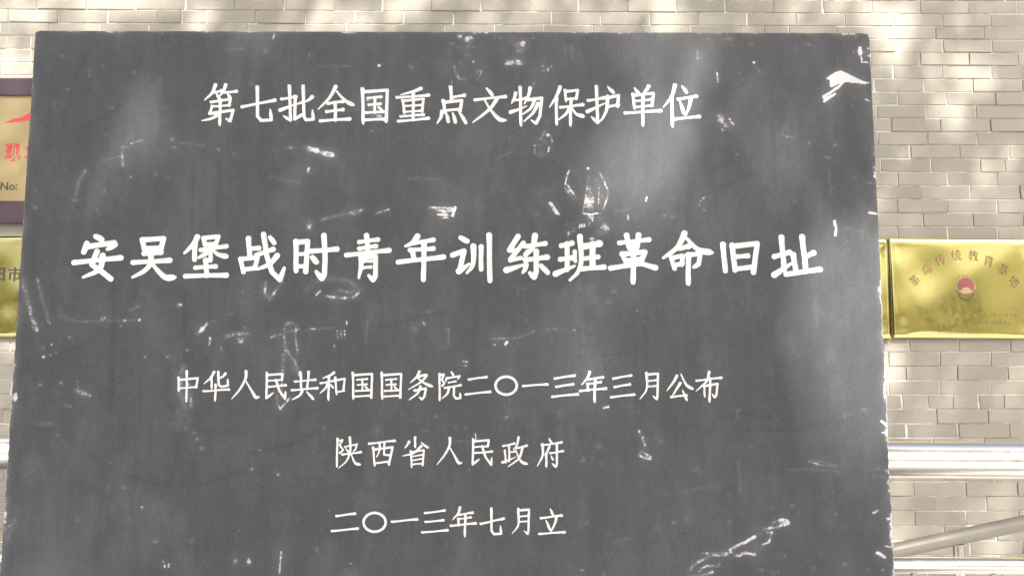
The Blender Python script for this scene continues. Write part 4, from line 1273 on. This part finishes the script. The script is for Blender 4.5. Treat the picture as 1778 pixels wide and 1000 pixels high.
for line in WEAR_MARKS.strip().split('\n'):
    q = line.split(' ')
    pt = lambda s: tuple(map(float, s.split(',')))
    if q[0] == 'b':
        (cx, cz), a, b_, an, stg = pt(q[1]), max(2.0, float(q[2])), max(2.0, float(q[3])), -float(q[4]), 0.9 * float(q[5])
        R_ = max(a, b_) * 1.5
        w = window(cx - R_, cx + R_, cz - R_, cz + R_)
        X, Z = RX[w] - cx, RZ[w] - cz
        u = (X * math.cos(an) + Z * math.sin(an)) / a; v = (-X * math.sin(an) + Z * math.cos(an)) / b_
        WEAR[w] = np.maximum(WEAR[w], stg * np.clip(1.5 - 1.2 * np.hypot(u, v), 0, 1))
    elif q[0] in 'lk':
        wd, stg, P = float(q[1]), float(q[2]), [pt(s) for s in q[3:]]
        xs, zs2 = [p[0] for p in P], [p[1] for p in P]
        m = wd * 1.6 + 4
        w = window(min(xs) - m, max(xs) + m, min(zs2) - m, max(zs2) + m)
        d = poly_dist(RX[w], RZ[w], P)
        if q[0] == 'l':
            r_ = max(1.5, wd / 2)
            WEAR[w] = np.maximum(WEAR[w], stg * np.clip(1.45 - d / r_ * 0.75, 0, 1))
        else:
            DARK[w] = np.maximum(DARK[w], stg * np.exp(-(d / (wd * 0.6)) ** 2))
    elif q[0] == 'f':
        P = [pt(s) for s in q[2:]]
        xs, zs2 = [p[0] for p in P], [p[1] for p in P]
        w = window(min(xs) - 6, max(xs) + 6, min(zs2) - 6, max(zs2) + 6)
        X, Z = RX[w], RZ[w]
        ins = np.zeros(X.shape, bool)
        for (ax, az), (bx2, bz2) in zip(P, P[1:] + P[:1]):
            c_ = ((az > Z) != (bz2 > Z)) & (X < (bx2 - ax) * (Z - az) / (bz2 - az + 1e-9) + ax)
            ins ^= c_
        d = poly_dist(X, Z, P + P[:1])
        WEAR[w] = np.maximum(WEAR[w], np.where(ins, 1.5, 1.5 * np.clip(1 - d / 2.0, 0, 1)))
# rubbed arrises
def wob(t, s):
    return 0.5 + 0.25 * np.sin(t * 0.021 + s) + 0.25 * np.sin(t * 0.057 + s * 2.3)
edge_r = 1000 - RX; edge_l = RX + 1000; edge_t = 2252 - RZ
WEAR = np.maximum(WEAR, np.clip(1.2 - edge_r / (3 + 7 * wob(RZ, 1.0)), 0, 1) * np.where(RZ < 1640, 1.0, 0.45) * wob(RZ, 4.0) * 1.1)
WEAR = np.maximum(WEAR, np.clip(1.2 - edge_l / (2 + 5 * wob(RZ, 2.0)), 0, 1) * np.where(RZ < 1600, 0.8, 0.5) * wob(RZ, 3.0))
WEAR = np.maximum(WEAR, np.clip(1.2 - edge_t / (3 + 5 * wob(RX, 5.0)), 0, 1) * (0.25 + 0.7 * wob(RX, 7.0) ** 2))
# uneven rubbing: break the marks up, and leave a faint smudge round them
def smooth_field(cell):
    g_ = RNG.random((int(RX.shape[0] * RS / cell) + 3, int(RX.shape[1] * RS / cell) + 3))
    fj, fi = np.arange(RX.shape[0]) * RS / cell, np.arange(RX.shape[1]) * RS / cell
    j_, i_ = fj.astype(int), fi.astype(int)
    v_, u_ = (fj - j_)[:, None], (fi - i_)[None, :]
    v_, u_ = v_ * v_ * (3 - 2 * v_), u_ * u_ * (3 - 2 * u_)
    return (g_[np.ix_(j_, i_)] * (1 - u_) + g_[np.ix_(j_, i_ + 1)] * u_) * (1 - v_) + (g_[np.ix_(j_ + 1, i_)] * (1 - u_) + g_[np.ix_(j_ + 1, i_ + 1)] * u_) * v_
RUB = 0.6 * smooth_field(9.0) + 0.4 * smooth_field(26.0)
WEAR = np.where(WEAR > 1.0, WEAR, WEAR * np.clip(0.36 + 1.25 * RUB, 0.4, 1.3))
def box_blur(a, r):
    for ax in (0, 1):
        c2 = np.cumsum(np.concatenate([np.zeros_like(np.take(a, [0], ax)), a], ax), ax)
        n_ = a.shape[ax]
        hi, lo = np.minimum(np.arange(n_) + r + 1, n_), np.maximum(np.arange(n_) - r, 0)
        a = (np.take(c2, hi, ax) - np.take(c2, lo, ax)) / (2 * r + 1)
    return a
HALO = box_blur(box_blur(WEAR, 4), 5)
WEAR = np.maximum(WEAR, np.clip(HALO * 0.75, 0, 0.26))
def at_raster(R, x, z):
    fx, fz = np.clip((np.asarray(x) + 1004) / RS, 0, len(rx) - 1.001), (np.asarray(z) - 880) / RS
    ok = fz >= 0
    fz = np.clip(fz, 0, len(rz_) - 1.001)
    i, j = fx.astype(int), fz.astype(int)
    u, v = fx - i, fz - j
    val = R[j, i] * (1 - u) * (1 - v) + R[j, i + 1] * u * (1 - v) + R[j + 1, i] * (1 - u) * v + R[j + 1, i + 1] * u * v
    return np.where(ok, val, 0.0)

# outline of the front face, chipped along the arrises
def chip(t, s, amount):
    v = wob(t, s) * 0.6 + 0.4 * abs(math.sin(t * 0.13 + s * 3)) * abs(math.sin(t * 0.31 + s))
    return amount * v + RNG.uniform(0, amount * 0.5)
outline = []
c_ = 5.0
LX, BZ, TZ = HW * 1000, ZB * 1000, ZT * 1000
for z in np.arange(BZ + 8, TZ - 14, 7.0):
    outline.append((LX - 1.5 - chip(z, 1.0, 4.0 if z < 1650 else 1.8), z))
outline += [(LX - 6, TZ - 9), (LX - 12, TZ - 5)]
for x in np.arange(LX - 18, -LX + 8, -7.0):
    outline.append((x, TZ - 1.2 - chip(x, 5.0, 2.2)))
for z in np.arange(TZ - 7, BZ + 8, -7.0):
    outline.append((-LX + 1.2 + chip(z, 2.0, 2.4), z))
for x in np.arange(-LX + 8, LX - 4, 14.0):
    outline.append((x, BZ + 3))
n_text = len(pts2)
o0 = n_text
pts2 += outline; pt_depth += [0.0] * len(outline)
edges2 += [(o0 + i, o0 + (i + 1) % len(outline)) for i in range(len(outline))]

def near_letters(x, z, lim):
    v = np.full(len(x), -1e9)
    for fx0, fz0, h, Fd in fields:
        i = (x - fx0) / h; j = (z - fz0) / h
        ok = (i >= 0) & (j >= 0) & (i < Fd.shape[1] - 1) & (j < Fd.shape[0] - 1)
        if ok.any():
            ii, jj = i[ok].astype(int), j[ok].astype(int)
            v[ok] = np.maximum(v[ok], Fd[jj, ii])
    return v > lim
act = (WEAR > 0.12) | (WEAR > 0.03) & (np.indices(WEAR.shape).sum(axis=0) % 2 == 0)
alt = np.zeros(act.shape, bool); alt[::2, ::2] = True
act |= (DARK > 0.08) & alt
jj, ii = np.nonzero(act)
fxp, fzp = rx[ii] + RNG.uniform(-0.4, 0.4, len(ii)), rz_[jj] + RNG.uniform(-0.4, 0.4, len(ii))
cgx, cgz = np.meshgrid(np.arange(-990, 991, 10.0), np.arange(BZ + 12, TZ - 10, 10.0))
cgx = cgx.ravel() + RNG.uniform(-2, 2, cgx.size); cgz = cgz.ravel() + RNG.uniform(-2, 2, cgz.size)
gxp, gzp = np.concatenate([fxp, cgx]), np.concatenate([fzp, cgz])
keep = ~near_letters(gxp, gzp, -1.0) & (np.abs(gxp) < LX - 11) & (gzp < TZ - 8) & (gzp > BZ + 6)
pts2 += list(zip(gxp[keep], gzp[keep])); pt_depth += [0.0] * int(keep.sum())

res = delaunay_2d_cdt([Vector((float(a), float(b_))) for a, b_ in pts2], edges2, [], 0, 1e-4, True)
rv, rf, r_orig = res[0], res[2], res[3]
V = np.array([(v.x, v.y) for v in rv])
dep = np.array([max((pt_depth[k] for k in o_), default=0.0) for o_ in r_orig])
T = np.array(rf)
cen = V[T].mean(axis=1)
# sort triangles: characters, stone, outside of the outline
owner = np.full(len(T), -1)
for ci, (fx0, fz0, h, Fd) in enumerate(fields):
    i = (cen[:, 0] - fx0) / h; j = (cen[:, 1] - fz0) / h
    ok = np.nonzero((i >= 0) & (j >= 0) & (i < Fd.shape[1] - 1.01) & (j < Fd.shape[0] - 1.01))[0]
    a, b_ = i[ok].astype(int), j[ok].astype(int)
    u, v = i[ok] - a, j[ok] - b_
    val = Fd[b_, a] * (1 - u) * (1 - v) + Fd[b_, a + 1] * u * (1 - v) + Fd[b_ + 1, a] * (1 - u) * v + Fd[b_ + 1, a + 1] * u * v
    tri_dep = dep[T[ok]].max(axis=1)
    owner[ok[(val > 0) | (tri_dep > 0)]] = ci
OL = np.array(outline)
inside = np.zeros(len(T), bool)
for (ax, az), (bx2, bz2) in zip(OL, np.roll(OL, -1, axis=0)):
    if az == bz2:
        continue
    inside ^= ((az > cen[:, 1]) != (bz2 > cen[:, 1])) & (cen[:, 0] < (bx2 - ax) * (cen[:, 1] - az) / (bz2 - az) + ax)

def sub_mesh(mask):
    t = T[mask]
    ids, inv = np.unique(t, return_inverse=True)
    return ids, inv.reshape(-1, 3)
def fix_winding(ids, tri):
    P = V[ids][tri]
    area = (P[:, 1, 0] - P[:, 0, 0]) * (P[:, 2, 1] - P[:, 0, 1]) - (P[:, 1, 1] - P[:, 0, 1]) * (P[:, 2, 0] - P[:, 0, 0])
    tri = tri.copy(); flip = area < 0
    tri[flip] = tri[flip][:, ::-1]
    return tri
for ci in range(len(fields)):
    ids, tri = sub_mesh((owner == ci))
    tri = fix_winding(ids, tri)
    co = [(V[k][0] / 1000, dep[k] / 1000, V[k][1] / 1000) for k in ids]
    mesh_obj('carved_character', co, tri.tolist(), LETTER, stele, smooth=False)
# the slab: front face, worn arris, sides and back
ids, tri = sub_mesh((owner == -1) & inside)
tri = fix_winding(ids, tri)
co = [(V[k][0] / 1000, 0.0, V[k][1] / 1000) for k in ids]
wear_v = at_raster(WEAR, V[ids][:, 0], V[ids][:, 1]).tolist()
dark_v = at_raster(DARK, V[ids][:, 0], V[ids][:, 1]).tolist()
faces = tri.tolist()
index_of = {tuple(np.round(V[k], 3)): n for n, k in enumerate(ids)}
ring0 = [index_of[tuple(np.round(np.array(p, dtype=np.float32).astype(float), 3))] if tuple(np.round(np.array(p, dtype=np.float32).astype(float), 3)) in index_of
         else int(np.argmin(((V[ids] - np.array(p)) ** 2).sum(axis=1))) for p in outline]
def outer(p, grow):
    x, z = p
    return (max(-LX, min(LX, x + (grow if x > LX - 14 else -grow if x < -LX + 10 else 0))) / 1000, max(BZ, min(TZ, z + (grow if z > TZ - 12 else -grow if z < BZ + 5 else 0))) / 1000)
nfront = len(faces)
prev = ring0
for y_, grow, wv in ((0.0035, 3.0, 0.55), (0.010, 9.0, 0.35), (THICK, 9.0, 0.1)):
    n0 = len(co)
    for k_, p in enumerate(outline):
        X, Z = outer(p, grow)
        co.append((X, y_, Z))
        right_low = p[0] > LX - 14 and p[1] < 1650
        wear_v.append((1.15 if right_low else wv) * (0.5 + 0.7 * wob(p[0] + p[1], 3.0)) if y_ < THICK else 0.1); dark_v.append(0.0)
    cur = list(range(n0, n0 + len(outline)))
    for k_ in range(len(cur)):
        a = (k_ + 1) % len(cur)
        faces.append((prev[a], prev[k_], cur[k_], cur[a]))
    prev = cur
faces.append(tuple(prev[::-1]))
slab = mesh_obj('slab', co, faces, STONE, stele)
for nm, vals in (('wear', wear_v), ('streak', dark_v)):
    a = slab.data.attributes.new(nm, 'FLOAT', 'POINT'); a.data.foreach_set('value', vals)
bm = bmesh.new(); add_box(bm, -HW - 0.14, HW + 0.14, -0.10, THICK + 0.12, 0.0, ZB + 0.001, 0.02)
bm_obj('plinth', bm, PLINTH, stele)

# ------------------------------------------------------------------ trees and shrubs behind the viewer: they shade tablet and wall and show in the brass
S_GAPS = [(0.436, 1.921, 0.075, 0.102, 1), (0.562, 2.097, 0.055, 0.062, 0.9), (0.965, 1.53, 0.13, 0.19, 1), (-0.707, 2.01, 0.032, 0.036, 0.85), (-0.76, 1.905, 0.05, 0.03, 0.4), (0.731, 1.977, 0.082, 0.082, 0.35), (0.289, 1.486, 0.093, 0.093, 0.3), (-0.839, 1.035, 0.155, 0.052, 0.4), (0.286, 1.047, 0.078, 0.052, 0.35), (1.023, 1.238, 0.066, 0.079, 0.3)]
W_GAPS = [(-2.04, 3.26, 0.227, 0.114, 1), (-1.63, 3.21, 0.17, 0.114, 0.7), (-0.96, 3.19, 0.142, 0.114, 0.8), (-0.56, 3.27, 0.256, 0.114, 0.7), (0.03, 3.27, 0.17, 0.114, 0.8), (0.77, 3.24, 0.142, 0.142, 0.9), (1.51, 3.29, 0.227, 0.085, 0.5), (1.93, 3.23, 0.17, 0.142, 1), (2.22, 2.75, 0.114, 0.114, 0.9), (2.43, 2.9, 0.142, 0.114, 0.8), (2.08, 2.96, 0.256, 0.17, 0.5), (2.15, 2.16, 0.114, 0.057, 0.6), (1.89, 1.42, 0.142, 0.114, 0.5), (2.1, 1.25, 0.17, 0.085, 0.4), (-2.52, 3.06, 0.17, 0.227, 0.8), (2.44, 1.3, 0.114, 0.085, 0.5), (-2.43, 1.55, 0.114, 0.114, 0.6), (-2.49, 2.12, 0.085, 0.043, 0.8), (2.34, 2.45, 0.17, 0.057, 0.4)]
STELE_KEEP, WALL_KEEP = 1.0, 0.42

def leaf_cloud(name, mat, parent, centres, size, origin=(0, 0, 0)):
    P = np.array(centres)
    n = len(P)
    a = RNG.normal(size=(n, 3)); a[:, 2] *= 0.5; a /= np.linalg.norm(a, axis=1)[:, None]
    b_ = np.cross(a, RNG.normal(size=(n, 3))); b_ /= np.linalg.norm(b_, axis=1)[:, None]
    s = size * RNG.uniform(0.7, 1.25, n)[:, None]
    nrm = np.cross(a, b_)
    v = np.stack([P - a * s * 0.5, P + b_ * s * 0.3 + nrm * s * 0.06, P + a * s * 0.5, P - b_ * s * 0.3 + nrm * s * 0.06], axis=1).reshape(-1, 3) - np.array(origin)
    f = np.arange(4 * n).reshape(-1, 4)
    o = mesh_obj(name, v.tolist(), f.tolist(), mat, parent)
    at_ = o.data.attributes.new('tone', 'FLOAT', 'POINT'); at_.data.foreach_set('value', np.repeat(RNG.random(n), 4))
    return o

def crown_points(c, r, n, clumps=60):
    K_ = RNG.normal(size=(clumps, 3)); K_ /= np.linalg.norm(K_, axis=1)[:, None]
    K_ *= RNG.uniform(0.35, 1.0, (clumps, 1)) ** 0.5
    idx = RNG.integers(0, clumps, n)
    P = K_[idx] + RNG.normal(size=(n, 3)) * 0.17
    return P * np.array(r) + np.array(c)

def build_tree(name, base, crown_c, crown_r, n_leaf, leaf_size, label, mat, keep=None, clumps=60):
    t = empty(name, base)
    tag(t, label, 'tree', 'trees behind the viewer')
    bx0 = Vector(base); cc = Vector(crown_c)
    bm = bmesh.new()
    mid = bx0.lerp(cc, 0.45) + Vector((random.uniform(-.2, .2), random.uniform(-.2, .2), 0))
    top = bx0.lerp(cc, 0.85)
    add_tube(bm, [Vector((0, 0, -0.05)), Vector((0, 0, 0.6)), mid - bx0, top - bx0], [0.24, 0.19, 0.15, 0.08], 12)
    bm_obj('trunk', bm, BARK, t)
    for k_ in range(9):
        an = 2 * math.pi * k_ / 9 + random.uniform(-.3, .3)
        end = cc + Vector((math.cos(an) * crown_r[0] * 0.7, math.sin(an) * crown_r[1] * 0.7, random.uniform(-.3, .5) * crown_r[2]))
        st = mid.lerp(top, random.uniform(0.1, 0.9))
        path = [st.lerp(end, 0.5 * a_ / 10) if 0 else st.lerp(end, a_ / 20) + Vector((0, 0, 0.25 * (1 - abs(a_ / 10 - 1)))) for a_ in range(21)]
        lands = [p_ - TO_SUN * ((p_.y - 1.8) / TO_SUN.y) for p_ in path]
        if any(math.hypot((l_.x - SX - g_[0]), (l_.z - g_[1])) < 0.16 + max(g_[2], g_[3]) for l_ in lands for g_ in S_GAPS[:4]):
            continue                       # no limb crosses the wide gaps of this crown
        bm = bmesh.new()
        add_tube(bm, [st - bx0, st.lerp(end, 0.5) + Vector((0, 0, 0.25)) - bx0, end - bx0], [0.06, 0.04, 0.015], 8)
        bm_obj('limb', bm, BARK, t)
    P = crown_points(crown_c, crown_r, n_leaf, clumps)
    if keep is not None:
        P = P[keep(P)]
    leaf_cloud('crown', mat, t, P, leaf_size, base)
    return t

def shade_keep(P):
    """leaf gaps of the shade tree: where the sun gets through to tablet and wall"""
    s = np.array(TO_SUN)
    t = (P[:, 1] - 1.8) / s[1]
    L_ = P - s * t[:, None]
    on_stele = (np.abs(L_[:, 0] - SX) < 1.15) & (L_[:, 2] > 0.5) & (L_[:, 2] < 2.4)
    k = np.where(on_stele, STELE_KEEP, 1.0)
    for gx_, gz_, ra, rb, st in S_GAPS:
        q = np.hypot((L_[:, 0] - SX - gx_) / (ra * 1.3 + 0.03), (L_[:, 2] - gz_) / (rb * 1.3 + 0.03))
        k = np.where(on_stele & (q < 1), k * (1 - 0.98 * st) ** 1.8, k)
    t = (P[:, 1] - WALL_Y) / s[1]
    L_ = P - s * t[:, None]
    on_wall = (np.abs(L_[:, 0]) < 3.2) & (L_[:, 2] > 0.2) & (L_[:, 2] < 3.9) & ~on_stele
    k = np.where(on_wall, k * WALL_KEEP, k)
    for gx_, gz_, ra, rb, st in W_GAPS:
        q = np.hypot((L_[:, 0] - gx_) / ra, (L_[:, 2] - gz_) / rb)
        k = np.where(on_wall & (q < 1), k * (1 - st), k)
    t = (P[:, 1] - 2.2) / s[1]
    L_ = P - s * t[:, None]
    on_rail = (np.abs(L_[:, 0] - SX) > 1.18) & (L_[:, 2] > 0.75) & (L_[:, 2] < 1.4) & ~on_stele
    k = np.where(on_rail, k * 0.10, k)
    t = P[:, 2] / s[2]
    L_ = P - s * t[:, None]
    on_path = (L_[:, 0] > 1.0) & (L_[:, 0] < 3.2) & (L_[:, 1] > 0.2) & (L_[:, 1] < 3.5) & ~on_stele & ~on_wall
    k = np.where(on_path, k * 0.05, k)
    return RNG.random(len(P)) < k

build_tree('shade_tree', (4.6, -5.6, 0), (2.3, -3.6, 10.0), (4.3, 3.2, 2.2), 60000, 0.13, 'broad leafy tree behind the viewer whose crown shades the tablet', LEAF, shade_keep, 160)
build_tree('garden_tree', (-5.5, -11.0, 0), (-5.3, -11.0, 4.4), (3.0, 2.6, 2.6), 7000, 0.15, 'yellow-green garden tree standing behind the viewer at left', SHRUB)
build_tree('garden_tree', (5.0, -12.5, 0), (5.2, -12.5, 4.0), (3.4, 2.6, 2.7), 7000, 0.15, 'yellow-green garden tree standing behind the viewer at right', SHRUB)
build_tree('garden_tree', (-11.5, -9.5, 0), (-11.3, -9.5, 3.8), (2.8, 2.6, 2.6), 6000, 0.15, 'yellow-green garden tree farthest to the left behind the viewer', SHRUB)
build_tree('garden_tree', (10.5, -10.0, 0), (10.4, -10.0, 3.8), (2.8, 2.6, 2.5), 6000, 0.15, 'yellow-green garden tree farthest to the right behind the viewer', SHRUB)
for i, (x, y, r_, lab) in enumerate(((-9.0, -8.5, 1.3, 'clipped garden shrub behind the viewer, farthest left'), (-2.2, -9.0, 1.1, 'clipped garden shrub behind the viewer, second from left'),
                                     (1.6, -9.5, 1.2, 'clipped garden shrub behind the viewer, third from left'), (7.6, -8.8, 1.35, 'clipped garden shrub behind the viewer, farthest right'))):
    t = empty('garden_shrub', (x, y, 0))
    tag(t, lab, 'shrub', 'garden shrubs behind the viewer')
    bm = bmesh.new()
    add_tube(bm, [(0, 0, -0.02), (0.03, 0, 0.5), (0, 0.04, r_)], [0.05, 0.04, 0.015], 8)
    bm_obj('stem', bm, BARK, t)
    leaf_cloud('foliage', SHRUB, t, crown_points((x, y, r_ * 0.95), (r_, r_, r_ * 0.85), 2600, 30), 0.11, (x, y, 0))
